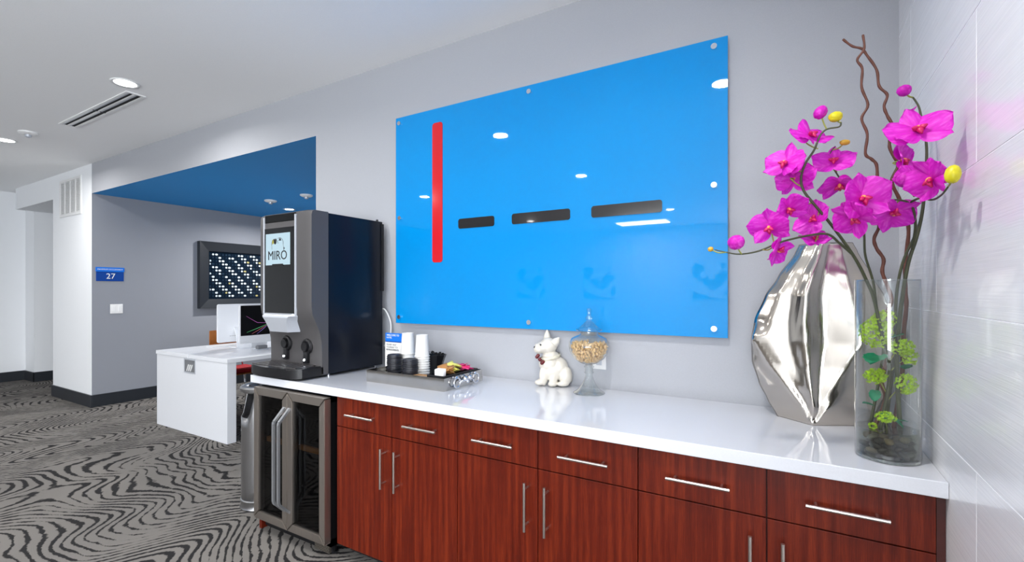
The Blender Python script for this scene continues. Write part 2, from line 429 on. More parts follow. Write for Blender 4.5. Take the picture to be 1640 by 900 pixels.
# ================================================================== SETTING
ZC = 2.975; YW = 2.37; XR = 0.362; XP = -7.35; XA = -3.15; ZA = 2.61
struct('floor', B(-10.8, 3.8, -7.3, 6.2, -0.1, 0), M['carpet'], label='grey carpet with dark flowing contour strokes')
struct('ceiling', B(-10.8, 3.8, -7.3, YW, ZC, ZC + 0.1), M['ceiling'], label='smooth white painted ceiling')
struct('wall_back', B(XA, XR + 0.2, YW, YW + 0.2, 0, ZC), M['wall_grey'], label='grey painted wall behind the white counter')
o = struct('wall_header', B(XP, XA, YW, YW + 0.12, ZA, ZC), [M['wall_grey'], M['blue_paint']], label='grey header above the blue alcove ceiling')
for p in o.data.polygons:
    if p.normal.z < -0.9: p.material_index = 1
struct('ceiling', B(-10.8, -8.63, YW, 6.2, ZC, ZC + 0.1), M['ceiling'])
bm = bmesh.new(); box(bm, -8.63, XP, YW, 6.1, 0, ZC)
o = struct('wall_pillar', bm, [M['wall_white'], M['alcove_wall']], label='pale pillar wall left of the alcove')
for p in o.data.polygons:
    if p.normal.x > 0.9: p.material_index = 1
struct('ceiling', B(XP, XA, YW + 0.12, 6.1, ZA, ZA + 0.1), M['blue_paint'], label='deep blue painted alcove ceiling')
struct('wall_alcove_back', B(XP, XA, 5.6, 5.7, 0, ZA), M['alcove_wall'], label='grey wall at the back of the alcove')
struct('wall_alcove_right', B(XA, XA + 0.1, YW + 0.2, 5.7, 0, ZC), M['alcove_wall'])
struct('wall_soffit', B(-10.17, -8.63, YW, 6.1, 2.66, ZC), M['wall_white'], label='white soffit beam beyond the pillar')
struct('wall_left', B(-10.8, -10.6, -7.3, 2.58, 0, ZC), M['wall_white'], label='white end wall at the far left')
struct('wall_left_return', B(-10.8, -10.2, 2.58, 6.2, 0, ZC), M['wall_white'])
struct('wall_passage_end', B(-10.2, -8.63, 6.1, 6.2, 0, ZC), M['wall_white'])
# rear of the room (seen in reflections, glazed bays added to let fill light in)
struct('wall_rear', B(-10.8, -0.9, -7.3, -7.1, 0, ZC), M['wall_white'])
struct('wall_rear_right', B(3.6, 3.8, -7.3, 0.3, 0, 0.15), M['wall_white'])
struct('wall_lintel', B(-0.9, 3.8, -7.3, -7.2, 2.85, ZC), M['wall_white'])
struct('wall_lintel_side', B(3.7, 3.8, -7.2, 0.3, 2.85, ZC), M['wall_white'])
struct('wall_side_end', B(XR + 0.12, 3.8, 0.2, 0.3, 0, ZC), M['wall_grey'])
def added_window(nm, horizontal, a0, a1, c, n):  # made-up glazed bay behind the viewer, added as an opening for the fill lamps
    bm = bmesh.new()
    def bx(u0, u1, z0, z1):
        if horizontal: box(bm, u0, u1, c - 0.04, c + 0.04, z0, z1)
        else: box(bm, c - 0.04, c + 0.04, u0, u1, z0, z1)
    bx(a0, a1, 0.15, 0.22); bx(a0, a1, 2.78, 2.85)
    for i in range(n + 1):
        u = a0 + (a1 - a0) * i / n; bx(max(a0, u - 0.03), min(a1, u + 0.03), 0.22, 2.78)
    w = struct(nm, bm, M['black_trim'])
    for i in range(n):
        u0 = a0 + (a1 - a0) * i / n + 0.03; u1 = a0 + (a1 - a0) * (i + 1) / n - 0.03
        q = B(u0, u1, c - 0.004, c + 0.004, 0.22, 2.78) if horizontal else B(c - 0.004, c + 0.004, u0, u1, 0.22, 2.78)
        ob('pane', q, M['added_window_glass'], w)
added_window('added_window_1', True, -0.9, 3.6, -7.2, 4)
added_window('added_window_2', False, -7.1, 0.2, 3.7, 6)
# tiled right wall: backing with individual tiles
bk = struct('wall_right', B(XR - 0.0032, XR + 0.12, 0.2, YW, 0, ZC), M['grout'], label='glossy white combed tile wall at the right')
TL = 1.04; TH = 0.35; z = -0.04; row = 0
while z < ZC:
    z1 = min(z + TH, ZC); z0 = max(z, 0)
    k = int(round((z - 0.66) / TH)); y = 1.459 + 0.694 * (k % 3)
    while y > 0.2: y -= TL
    while y < YW:
        y0 = max(y, 0.2); y1 = min(y + TL, YW)
        if y1 - y0 > 0.02 and z1 - z0 > 0.02:
            g = 0.0012
            ob('tile', B(XR - 0.004, XR + 0.0016, y0 + g, y1 - (g if y1 < YW else 0), z0 + g, z1 - g, bev=0.0006, seg=1), M['tile'], bk)
        y += TL
    z += TH
# baseboards
bb = M['black_trim']
struct('baseboard_pillar', B(-8.645, XP + 0.015, YW - 0.015, YW + 0.001, 0, 0.15, bev=0.003), bb)
struct('baseboard_alcove', B(XP, XP + 0.015, YW, 5.6, 0, 0.15, bev=0.003), bb)
struct('baseboard_alcove_back', B(XP, XA, 5.585, 5.6, 0, 0.15), bb)
struct('baseboard_pillar_left', B(-8.645, -8.63, YW, 6.1, 0, 0.15), bb)
struct('baseboard_left', B(-10.6, -10.585, -7.1, 2.58, 0, 0.15, bev=0.003), bb)
struct('baseboard_left_return', B(-10.6, -10.185, 2.565, 2.58, 0, 0.15, bev=0.003), bb)
struct('baseboard_left_passage', B(-10.2, -10.185, 2.565, 6.1, 0, 0.15, bev=0.003), bb)
struct('baseboard_back', B(XA, -2.1, YW - 0.015, YW, 0, 0.15), bb)

# ================================================================== CEILING FIXTURES
def downlight(x, y, z, label, power=DOWN_POWER, r=0.07):
    t_ = thing('downlight', label, 'ceiling light', (x, y, z), 'round recessed ceiling lights')
    bm = bmesh.new(); lathe(bm, [(r, 0), (r + 0.02, -0.002), (r + 0.018, -0.008), (r, -0.006), (r - 0.004, 0)], x, y, 32, z)
    ob('trim_ring', bm, M['white_plastic'], t_, True)
    bm = bmesh.new(); lathe(bm, [(0, -0.004), (r - 0.002, -0.004), (r - 0.002, -0.001), (0, -0.001)], x, y, 32, z)
    ob('lens', bm, M['lamp'], t_)
    l = area_light('downlight_lamp', (x, y, z - 0.012), (0, 0, 0), 2 * r, 0, power, (1, 0.985, 0.96), 'DISK', 165)
    return t_
downlight(-4.29, 1.58, ZC, 'bright round downlight beside the slot air diffuser')
downlight(-6.98, 1.55, ZC, 'bright round downlight at the far left of the ceiling')
for x, y in ((-2.5, 0.67), (-0.45, 0.83), (-2.44, -1.28), (-2.0, -4.6), (-5.2, -1.3), (-8.0, -1.5), (-5.0, -4.6), (1.6, -2.5)):
    downlight(x, y, ZC, 'round downlight behind the viewer, seen mirrored in the blue glass')
downlight(-6.3, 4.29, ZA, 'small bright downlight in the blue alcove ceiling', 50, 0.06)
t_ = thing('ceiling_light', 'square ceiling light panel mirrored in the blue glass', 'ceiling light', (-2.9, -6.0, ZC))
ob('frame', B(-3.5, -2.3, -6.3, -5.7, ZC - 0.012, ZC), M['white_plastic'], t_)
ob('diffuser', B(-3.46, -2.34, -6.26, -5.74, ZC - 0.016, ZC - 0.011), M['lamp'], t_)
area_light('light_panel_lamp', (-2.9, -6.0, ZC - 0.03), (0, 0, 0), 1.1, 0.5, PANEL_POWER)

t_ = thing('slot_diffuser', 'white linear slot air diffuser with two dark slots in ceiling', 'air vent', (-5.15, 1.71, ZC))
bm = bmesh.new()
fbars(bm, -5.86, -4.45, 1.645, 1.775, 0.02, ZC - 0.008, ZC, 'z'); box(bm, -5.84, -4.47, 1.70, 1.715, ZC - 0.008, ZC)
ob('frame', bm, M['white_plastic'], t_)
for y0, y1 in ((1.665, 1.70), (1.715, 1.755)):
    ob('slot', B(-5.84, -4.47, y0, y1, ZC - 0.003, ZC), M['rug_dark'], t_)
    ob('slot_vane', B(-5.84, -4.47, y0 + 0.004, y0 + 0.012, ZC - 0.007, ZC - 0.003), M['silver_plastic'], t_)
    ob('slot_divider', B(-5.16, -5.14, y0, y1, ZC - 0.0075, ZC - 0.003), M['print_ink'], t_)
def detector(x, y, z, label):
    t_ = thing('smoke_detector', label, 'smoke detector', (x, y, z))
    bm = bmesh.new(); lathe(bm, [(0, 0), (0.075, 0), (0.075, -0.012), (0.06, -0.022), (0.03, -0.026), (0, -0.026)], x, y, 32, z)
    ob('housing', bm, M['white_plastic'], t_, 'auto')
    bm = bmesh.new(); lathe(bm, [(0.026, -0.025), (0.024, -0.045), (0.012, -0.052), (0, -0.052)], x, y, 20, z)
    ob('sensor', bm, M['silver_plastic'], t_, 'auto')
detector(-6.45, 1.59, ZC, 'flat white detector disc on the ceiling near the left edge')
detector(-5.9, 3.75, ZA, 'white detector on blue alcove ceiling, left one of the pair')
detector(-5.18, 3.76, ZA, 'white detector on blue alcove ceiling, right one of the pair')

# wall grille on the pillar
t_ = thing('return_grille', 'white louvred air return grille high on the pillar', 'air vent', (-8.0, YW, 2.39))
gx0, gx1, gz0, gz1 = -8.36, -7.65, 2.39, 2.87
bm = bmesh.new()
fbars(bm, gx0, gx1, gz0, gz1, 0.035, YW - 0.012, YW)
ob('frame', bm, M['white_plastic'], t_)
ob('duct_backing', B(gx0 + 0.036, gx1 - 0.036, YW - 0.0015, YW - 0.0005, gz0 + 0.036, gz1 - 0.036), M['print_grey'], t_)
for i in range(1, 4):
    xx = gx0 + (gx1 - gx0) * i / 4
    ob('mullion', B(xx - 0.012, xx + 0.012, YW - 0.012, YW, gz0 + 0.035, gz1 - 0.035), M['white_plastic'], t_)
lv = None
for i in range(26):
    zz = gz0 + 0.045 + i * (gz1 - gz0 - 0.09) / 25
    if lv is None:
        bm = bmesh.new(); vs = box(bm, gx0 + 0.035, gx1 - 0.035, YW - 0.010, YW - 0.002, zz - 0.0045, zz + 0.0045)
        lv = ob('louver', bm, M['white_plastic'], t_); z0l = zz
    else:
        c = lv.copy(); COL.objects.link(c); c.location = (0, 0, zz - z0l)

# occupancy sign, switch, framed print on the alcove side wall (plane x = XP)
XS = XP
t_ = thing('occupancy_sign', 'blue room capacity sign with white number on the alcove side wall', 'sign', (XS, 2.55, 1.54))
ob('plate', B(XS, XS + 0.006, 2.41, 2.69, 1.543, 1.665, bev=0.001), M['sign_blue'], t_)
ob('header_band', B(XS, XS + 0.010, 2.405, 2.695, 1.66, 1.715, bev=0.001), M['sign_light_blue'], t_)
text('number', '27', 0.095, (XS + 0.0068, 2.555, 1.602), (R(90), 0, R(90)), M['paper'], t_)
text('caption', 'MAXIMUM OCCUPANCY', 0.023, (XS + 0.0106, 2.55, 1.688), (R(90), 0, R(90)), M['paper'], t_)
t_ = thing('light_switch', 'white double rocker switch plate below the blue sign', 'switch', (XS, 2.615, 1.13))
ob('cover_plate', B(XS, XS + 0.007, 2.55, 2.68, 1.137, 1.254, bev=0.002), M['white_plastic'], t_)
for y in (2.583, 2.647):
    ob('rocker', B(XS + 0.006, XS + 0.011, y - 0.017, y + 0.017, 1.16, 1.23, bev=0.002), M['white_plastic'], t_)
t_ = thing('framed_print', 'black framed print of small pale ovals in rows on alcove wall', 'picture', (XS, 4.12, 1.165))
y0, y1, z0, z1, fw = 3.56, 4.68, 1.168, 2.137, 0.135
def frame_bar(pts):
    bm = bmesh.new()
    A = [bm.verts.new((XS, y, z)) for y, z in pts]; Bq = [bm.verts.new((XS + (0.075 if i < 2 else 0.045), y, z)) for i, (y, z) in enumerate(pts)]
    bm.faces.new(A); bm.faces.new(Bq)
    for i in range(4): bm.faces.new([A[i], A[(i + 1) % 4], Bq[(i + 1) % 4], Bq[i]])
    return bm
for pts in (((y0, z0), (y0, z1), (y0 + fw, z1 - fw), (y0 + fw, z0 + fw)), ((y1, z0), (y1, z1), (y1 - fw, z1 - fw), (y1 - fw, z0 + fw)),
            ((y0, z0), (y1, z0), (y1 - fw, z0 + fw), (y0 + fw, z0 + fw)), ((y0, z1), (y1, z1), (y1 - fw, z1 - fw), (y0 + fw, z1 - fw))):
    ob('frame_rail', frame_bar(pts), M['black_trim'], t_)
pc = ob('print', B(XS, XS + 0.02, y0 + fw, y1 - fw, z0 + fw, z1 - fw), M['oval_print'], t_, origin=(XS, (y0 + y1) / 2, (z0 + z1) / 2))

# far pictures mirrored in the blue glass
for x in (-6.3, -4.3, -1.6):
    t_ = thing('wall_canvas', 'pale square print on the wall behind the viewer, seen mirrored in blue glass', 'picture', (x, -7.1, 1.3), 'pale prints behind the viewer')
    ob('canvas', B(x - 0.42, x + 0.42, -7.1, -7.06, 1.25, 2.05), M['pale_print'], t_)

# ================================================================== COUNTER AND CABINETS
YF = 1.70
bm = B(-2.84, XR - 0.0045, 1.675, YW, 0.866, 0.91, bev=0.002)
tag(ob('worktop', bm, M['white_quartz']), 'long glossy white worktop running over cabinets and fridge', 'worktop')

def bar_handle(parent, p0, p1, label=None):
    """nickel bar pull standing off the front on two posts; p0,p1 ends of bar on front plane"""
    p0 = Vector(p0); p1 = Vector(p1); off = Vector((0, -0.034, 0)); bm = bmesh.new()
    tube(bm, [p0 + off, p1 + off], 0.006, 12)
    d = (p1 - p0)
    for s in (0.13, 0.87):
        a = p0 + d * s; tube(bm, [a, a + off], 0.0045, 10)
    return ob('handle', bm, M['nickel'], parent, 'auto')
def cabinet(x0, x1, label, filler=False):
    xm = (x0 + x1) / 2
    t_ = thing('base_cabinet', label, 'cabinet', ((x0 + x1) / 2, YF, 0), 'cherry base cabinets under the worktop')
    bm = bmesh.new(); box(bm, x0, x1, YF + 0.02, YW - 0.001, 0.075, 0.866)
    ob('carcass', bm, M['cherry_dark'], t_)
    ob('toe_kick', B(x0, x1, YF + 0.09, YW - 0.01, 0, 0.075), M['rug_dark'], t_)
    g = 0.0017
    for a, b, side in ((x0, xm, 1), (xm, x1, -1)):
        d = ob('drawer', B(a + g, b - g, YF, YF + 0.0195, 0.705, 0.858, bev=0.001), M['cherry'], t_)
        bar_handle(d, ((a + b) / 2 - 0.1, YF, 0.779), ((a + b) / 2 + 0.1, YF, 0.779))
        d = ob('door', B(a + g, b - g, YF, YF + 0.0195, 0.078, 0.701, bev=0.001), M['cherry'], t_)
        xx = xm - side * 0.045
        bar_handle(d, (xx, YF, 0.452), (xx, YF, 0.648))
    return t_
cabinet(-2.088, -1.289, 'cherry two-door base cabinet next to the glass fridge')
cabinet(-1.289, -0.479, 'cherry two-door base cabinet in the middle, below dog and glass jar')
cabinet(-0.479, 0.338, 'cherry two-door base cabinet at the white tile wall')
tag(ob('filler_strip', B(0.338, XR - 0.005, YF + 0.004, YW - 0.001, 0.0, 0.866), M['cherry_dark']), 'narrow dark cherry filler between last cabinet and tile wall', 'filler panel')

# ================================================================== FRIDGE
fx0, fx1, fy = -2.755, -2.118, 1.645; fz0, fz1 = 0.078, 0.853; fm = (fx0 + fx1) / 2
t_ = thing('beverage_fridge', 'stainless two-door glass fridge under the worktop', 'fridge', (fm, fy, 0))
bm = bmesh.new()
box(bm, fx0 + 0.004, fx1 - 0.004, 2.25, 2.28, 0.05, fz1); box(bm, fx0 + 0.004, fx0 + 0.03, fy + 0.045, 2.28, 0.05, fz1); box(bm, fx1 - 0.03, fx1 - 0.004, fy + 0.045, 2.28, 0.05, fz1)
box(bm, fx0 + 0.004, fx1 - 0.004, fy + 0.045, 2.28, 0.05, 0.09); box(bm, fx0 + 0.004, fx1 - 0.004, fy + 0.045, 2.28, fz1 - 0.03, fz1); box(bm, fm - 0.015, fm + 0.015, fy + 0.06, 2.26, 0.09, fz1 - 0.02)
ob('cabinet_body', bm, M['fridge_dark'], t_)
def mitre(a0, a1, b0, b1, w, y0, y1):
    """four mitred bars of a door frame"""
    out = []
    I = ((a0, b0), (a1, b0), (a1, b1), (a0, b1)); J = ((a0 + w, b0 + w), (a1 - w, b0 + w), (a1 - w, b1 - w), (a0 + w, b1 - w))
    for i in range(4):
        j = (i + 1) % 4; bm = bmesh.new(); q = (I[i], I[j], J[j], J[i]); cx = sum(p[0] for p in q) / 4; cz = sum(p[1] for p in q) / 4
        q = [(p[0] + (cx - p[0]) * 0.002, p[1] + (cz - p[1]) * 0.02) for p in q]
        prism(bm, q, y0, y1, 'y', bev=0.0015); out.append(bm)
    return out
for a, b, s in ((fx0, fm - 0.001, 1), (fm + 0.001, fx1, -1)):
    bm = bmesh.new(); box(bm, a + 0.03, b - 0.03, fy + 0.012, fy + 0.018, fz0 + 0.03, fz1 - 0.03)
    d = ob('door', bm, M['smoked'], t_, label='smoked glass door pane in stainless frame')
    for q in mitre(a, b, fz0, fz1, 0.045, fy, fy + 0.04): ob('frame_bar', q, M['steel_dark'], d)
    xx = fm - s * 0.022
    hx = xx
    pts = [(hx, fy, 0.765), (hx, fy - 0.062, 0.70), (hx, fy - 0.066, 0.685), (hx, fy - 0.066, 0.265), (hx, fy - 0.062, 0.25), (hx, fy, 0.185)]
    bm = bmesh.new()
    for p, q in zip(pts, pts[1:]):
        pv, qv = Vector(p), Vector(q); dd = (qv - pv).normalized(); nn = Vector((0, dd.z, -dd.y)) * 0.006; xv = Vector((0.0085, 0, 0))
        vs = [bm.verts.new(v) for v in (pv - nn - xv, pv + nn - xv, pv + nn + xv, pv - nn + xv, qv - nn - xv, qv + nn - xv, qv + nn + xv, qv - nn + xv)]
        for f in ((0, 1, 2, 3), (4, 7, 6, 5), (0, 4, 5, 1), (1, 5, 6, 2), (2, 6, 7, 3), (3, 7, 4, 0)): bm.faces.new([vs[k] for k in f])
    ob('handle', bm, M['alu'], d)
for a, b in ((fx0 + 0.035, fm - 0.02), (fm + 0.02, fx1 - 0.035)):
    for z in (0.31, 0.535, 0.70):
        sh = ob('shelf', B(a, b, fy + 0.06, 2.2, z, z + 0.006), M['thin_glass'], t_)
        if z == 0.535: ob('shelf_front', B(a + 0.01, b - 0.01, fy + 0.052, fy + 0.07, z - 0.012, z + 0.016, bev=0.001), M['shelf_wood'], sh, label='light wooden shelf front')
ob('base_panel', B(fx0 + 0.02, fx1 - 0.01, fy + 0.06, fy + 0.075, 0.012, 0.052), M['black_plastic'], t_)
for k in range(5):
    ob('vent_slat', B(fx1 - 0.14, fx1 - 0.02, fy + 0.045, fy + 0.062, 0.012 + k * 0.008, 0.016 + k * 0.008), M['steel_dark'], t_)
for x in (fx0 + 0.05, fx1 - 0.03):
    bm = bmesh.new(); lathe(bm, [(0, 0), (0.018, 0), (0.018, 0.01), (0.01, 0.012), (0.01, 0.052), (0, 0.052)], x, fy + 0.09, 14)
    ob('foot', bm, M['black_plastic'], t_)
tag(ob('wood_block', B(fx0 - 0.0, fx0 + 0.022, fy + 0.035, fy + 0.075, 0, 0.049), M['cherry']), 'small cherry wood block under the fridge left corner', 'wood block')

# ================================================================== COFFEE MACHINE
mx0, mx1 = -2.875, -2.38; my0 = 1.745; mz0, mz1 = 0.925, 1.89
t_ = thing('coffee_machine', 'tall charcoal and navy coffee machine with a touch screen on worktop', 'coffee machine', ((mx0 + mx1) / 2, 1.9, 0.91))
ob('body', B(mx0 + 0.01, mx1, 1.875, 2.31, mz0, 1.885, bev=0.004), M['navy'], t_, 'auto')
# charcoal front housing: upper chest with chamfered cheeks, lower part swept back
def loft(bm, sections):
    rings = [[bm.verts.new(p) for p in s] for s in sections]
    for a, b in zip(rings, rings[1:]):
        n = len(a)
        for i in range(n): bm.faces.new([a[i], a[(i + 1) % n], b[(i + 1) % n], b[i]])
    bm.faces.new(rings[0][::-1]); bm.faces.new(rings[-1])
def hsec(z, yf, ch=0.05, dx=0.0):
    yb = 1.876
    return [(mx0 + dx, yb, z), (mx0 + dx, min(yf + ch, yb - 0.004), z), (mx0 + dx + 0.045, yf, z), (mx1 - 0.04, yf, z), (mx1, min(yf + ch, yb - 0.004), z), (mx1, yb, z)]
bm = bmesh.new()
prof = [(mz0, 1.815), (1.05, 1.815), (1.12, 1.812), (1.18, 1.80), (1.235, 1.775), (1.28, 1.752), (1.33, my0), (1.6, my0), (1.86, my0), (1.882, my0 + 0.006), (mz1, my0 + 0.02)]
loft(bm, [hsec(z, y, 0.016) for z, y in prof])
ob('front_housing', bm, M['dark_metal'], t_, 'auto')
gx0_, gx1_ = -2.80, -2.505
ob('glass_panel', B(gx0_, gx1_, my0 - 0.004, my0 + 0.004, 1.285, 1.80), M['black_glass'], t_)
ob('top_inset', B(gx0_, gx1_, my0 - 0.003, my0 + 0.02, 1.835, 1.882, bev=0.003), M['black_glass'], t_)
for xx in (gx0_ - 0.006, gx1_ + 0.006):
    ob('edge_trim', B(xx - 0.005, xx + 0.005, my0 - 0.008, my0 + 0.004, 1.275, 1.87, bev=0.002), M['silver_plastic'], t_)
m, t, b = new_mat('lit_screen'); setp(b, col=(0.02, 0.02, 0.02, 1), em=srgb(196, 226, 240), ems=0.85, rough=0.1)
M['screen_lit'] = m
sc = ob('screen', B(-2.785, -2.548, my0 - 0.006, my0 - 0.003, 1.577, 1.767), M['screen_lit'], t_)
inkd = emis('screen_ink', srgb(30, 34, 40), 0.6); inky = emis('screen_yellow', srgb(206, 200, 60), 0.7); inkg = emis('screen_grey', srgb(110, 124, 134), 0.7)
text('lettering', 'MIRÓ', 0.078, (-2.668, my0 - 0.0066, 1.632), (R(90), 0, 0), inkd, sc)
yk = my0 - 0.0064
def arcpts(cx, cz, r, a0, a1, n=10, sx=1): return [(cx + r * sx * math.cos(R(a0 + (a1 - a0) * i / n)), yk, cz + r * math.sin(R(a0 + (a1 - a0) * i / n))) for i in range(n + 1)]
bm = bmesh.new(); tube(bm, arcpts(-2.693, 1.70, 0.032, 10, 185), 0.0016, 5); tube(bm, [(-2.725, yk, 1.70), (-2.722, yk, 1.672)], 0.0012, 5)
tube(bm, arcpts(-2.645, 1.705, 0.034, -10, 120), 0.0016, 5); tube(bm, [(-2.612, yk, 1.70), (-2.606, yk, 1.68)], 0.0012, 5); ball(bm, (-2.605, yk, 1.677), 0.006, 1, 0.2, 1, 1)
ob('emblem_line', bm, inkg, sc)
bm = bmesh.new(); prism(bm, [(-2.706, 1.735), (-2.676, 1.735), (-2.678, 1.708), (-2.690, 1.70), (-2.702, 1.708)], yk - 0.0004, yk, 'y')
ob('emblem_mark', bm, inkd, sc)
bm = bmesh.new(); prism(bm, [(-2.656, 1.722), (-2.628, 1.722), (-2.642, 1.74)], yk - 0.0004, yk, 'y')
ob('emblem_mark', bm, inkd, sc)
bm = bmesh.new(); prism(bm, [(-2.722, 1.725), (-2.706, 1.735), (-2.704, 1.708), (-2.716, 1.70)], yk - 0.0004, yk, 'y')
ob('emblem_spot', bm, inky, sc)
ob('screen_tab', B(-2.718, -2.612, my0 - 0.008, my0 - 0.003, 1.571, 1.583), M['black_glass'], sc)
# silver spout cover
bm = bmesh.new()
def sp(z, w, yf, yb): c = -2.653; return [(c - w, yb, z), (c - w + 0.03, yf, z), (c + w - 0.03, yf, z), (c + w, yb, z)]
loft(bm, [sp(1.175, 0.115, my0 - 0.008, 1.80), sp(1.24, 0.135, my0 - 0.028, 1.79), sp(1.262, 0.150, my0 - 0.034, 1.77), sp(1.272, 0.158, my0 - 0.030, 1.765), sp(1.287, 0.163, my0 - 0.008, 1.765)])
ob('spout_cover', bm, M['silver_plastic'], t_, 'auto')
for x, z in ((-2.68, 1.10), (-2.485, 1.09)):
    bm = bmesh.new(); torus(bm, (x, 1.808, z), 0.036, 0.012, 'y', 26, 8); tube(bm, [(x, 1.815, z), (x, 1.785, z)], 0.026, 20); box(bm, x - 0.018, x + 0.018, 1.79, 1.815, z - 0.10, z - 0.03, bev=0.006)
    nz = ob('nozzle', bm, M['black_plastic'], t_, 'auto')
    bm = bmesh.new(); ball(bm, (x, 1.788, z - 0.078), 0.006, sub=1); ob('led', bm, M['led'], nz)
# drip tray
tc_ = [(mx0 + 0.022, 1.84), (mx0 + 0.022, 1.70), (mx0 + 0.05, 1.672)] + [(mx0 + 0.05 + (mx1 - mx0 - 0.10) * i / 10, 1.672 - 0.034 * math.sin(PI * i / 10)) for i in range(1, 10)] + [(mx1 - 0.03, 1.672), (mx1, 1.70), (mx1, 1.84)]
bm = bmesh.new(); prism(bm, tc_, 0.922, 0.978, 'z', bev=0.006)
tr = ob('drip_tray', bm, M['black_plastic'], t_, 'auto')
bm = bmesh.new()
cx = (mx0 + mx1) / 2
for i in range(15):
    x = mx0 + 0.055 + i * (mx1 - mx0 - 0.09) / 14; box(bm, x - 0.005, x + 0.005, 1.682, 1.808, 0.9785, 0.983)
box(bm, mx0 + 0.045, mx1 - 0.03, 1.68, 1.69, 0.978, 0.983); box(bm, mx0 + 0.045, mx1 - 0.03, 1.80, 1.81, 0.978, 0.983)
ob('drip_grate', bm, M['dark_metal'], tr)
for x, y in ((mx0 + 0.05, 1.9), (mx1 - 0.03, 1.9), (mx0 + 0.05, 2.27), (mx1 - 0.03, 2.27)):
    bm = bmesh.new(); lathe(bm, [(0, 0), (0.012, 0), (0.012, 0.006), (0.007, 0.008), (0.007, 0.016), (0, 0.016)], x, y, 14, 0.91); ob('foot', bm, M['chrome'], t_)
ob('rear_bracket', B(mx1 - 0.03, mx1 + 0.004, 2.295, 2.318, 1.42, 1.87), M['black_plastic'], t_)
bm = bmesh.new(); lathe(bm, [(0, 0), (0.008, 0), (0.008, 0.012), (0, 0.016)], mx1 - 0.02, 2.28, 12, 1.885); ob('top_screw', bm, M['black_plastic'], t_)
# water hose and valve behind the machine
bm = bmesh.new(); tube(bm, spline([(-2.42, 2.335, 1.30), (-2.385, 2.34, 1.29), (-2.345, 2.345, 1.22), (-2.34, 2.345, 1.14), (-2.37, 2.345, 1.07), (-2.40, 2.345, 1.045)]), 0.005, 8)
tag(ob('water_hose', bm, M['white_plastic'], smooth=True), 'white curved hose on the wall behind the coffee machine', 'hose')
t_ = thing('wall_valve', 'round grey wall valve behind the coffee machine and blue card', 'valve', (-2.355, YW, 1.03))
bm = bmesh.new(); tube(bm, [(-2.355, YW, 1.03), (-2.355, YW - 0.02, 1.03)], 0.034, 22); ob('escutcheon', bm, M['dark_metal'], t_, 'auto')
bm = bmesh.new(); tube(bm, [(-2.355, YW - 0.02, 1.03), (-2.355, YW - 0.045, 1.03)], 0.012, 14); ob('stub', bm, M['steel_v'], t_, 'auto')

# ================================================================== BLUE GLASS PANEL
ax0, ax1, az0, az1 = -2.283, -0.2515, 1.207, 2.572; ay = YW - 0.035
t_ = thing('glass_artwork', 'large bright blue glass wall panel with red and black shapes', 'wall art', ((ax0 + ax1) / 2, ay, az0))
ob('glass_sheet', B(ax0, ax1, ay, ay + 0.01, az0, az1, bev=0.001), M['blue_glass'], t_)
def rbar(x0, x1, z0, z1, mat, nm):
    r = min(x1 - x0, z1 - z0) * 0.22; pts = []
    for cx_, cz_, a0 in ((x1 - r, z1 - r, 0), (x0 + r, z1 - r, 90), (x0 + r, z0 + r, 180), (x1 - r, z0 + r, 270)):
        pts += [(cx_ + r * math.cos(R(a0 + 15 * k)), cz_ + r * math.sin(R(a0 + 15 * k))) for k in range(7)]
    bm = bmesh.new(); prism(bm, pts, ay - 0.005, ay, 'y', bev=0.001); return ob(nm, bm, mat, t_)
rbar(-1.965, -1.885, 1.60, 2.58 - 0.10, M['red_plastic'], 'red_bar')
for x0, x1 in ((-1.76, -1.50), (-1.38, -1.02), (-0.90, -0.54)):
    rbar(x0, x1, 1.80, 1.86, M['black_gloss'], 'black_bar')
for fx, fz in ((0.018, 0.03), (0.02, 0.5), (0.018, 0.97), (0.5, 0.028), (0.5, 0.972), (0.972, 0.03), (0.972, 0.5), (0.972, 0.972)):
    x = ax0 + (ax1 - ax0) * fx; z = az0 + (az1 - az0) * fz
    if abs(fz - 0.5) < 0.01: z = az0 + (az1 - az0) * (0.51)
    bm = bmesh.new(); tube(bm, [(x, ay - 0.012, z), (x, ay, z)], 0.0135, 20); tube(bm, [(x, ay + 0.01, z), (x, YW - 0.0004, z)], 0.010, 12)
    ob('standoff', bm, M['chrome'], t_, 'auto')

# ================================================================== DESK AREA IN THE ALCOVE
dx0, dx1, dy0, dy1, dz = -5.864, -4.49, 2.43, 5.0, 0.788
t_ = thing('white_desk', 'long white computer desk with solid end panel in the alcove', 'desk', ((dx0 + dx1) / 2, dy0, 0))
ob('end_panel', B(dx0 + 0.01, dx1 - 0.01, dy0 + 0.006, dy0 + 0.09, 0, 0.75, bev=0.002), M['white_lam'], t_)
ob('far_panel', B(dx0 + 0.01, dx1 - 0.01, dy1 - 0.09, dy1 - 0.006, 0, 0.75, bev=0.002), M['white_lam'], t_)
xs = -5.19
ob('desktop', B(dx0, xs - 0.008, dy0, dy1, 0.75, dz, bev=0.002), M['white_lam'], t_)
ob('desktop', B(xs + 0.008, dx1, dy0, dy1, 0.75, dz, bev=0.002), M['white_lam'], t_)
ob('channel', B(xs - 0.008, xs + 0.008, dy0 + 0.01, dy1, 0.75, 0.775), M['silver_plastic'], t_)
hx0, hx1, hz0, hz1 = -5.28, -5.06, 0.60, 0.745
bx_ = ob('cable_box', B(hx0 + 0.014, hx1 - 0.014, dy0 + 0.0045, dy0 + 0.0065, hz0 + 0.014, hz1 - 0.014), M['print_grey'], t_)
bm = bmesh.new()
fbars(bm, hx0, hx1, hz0, hz1, 0.014, dy0 + 0.003, dy0 + 0.0075)
ob('bezel', bm, M['silver_plastic'], bx_)
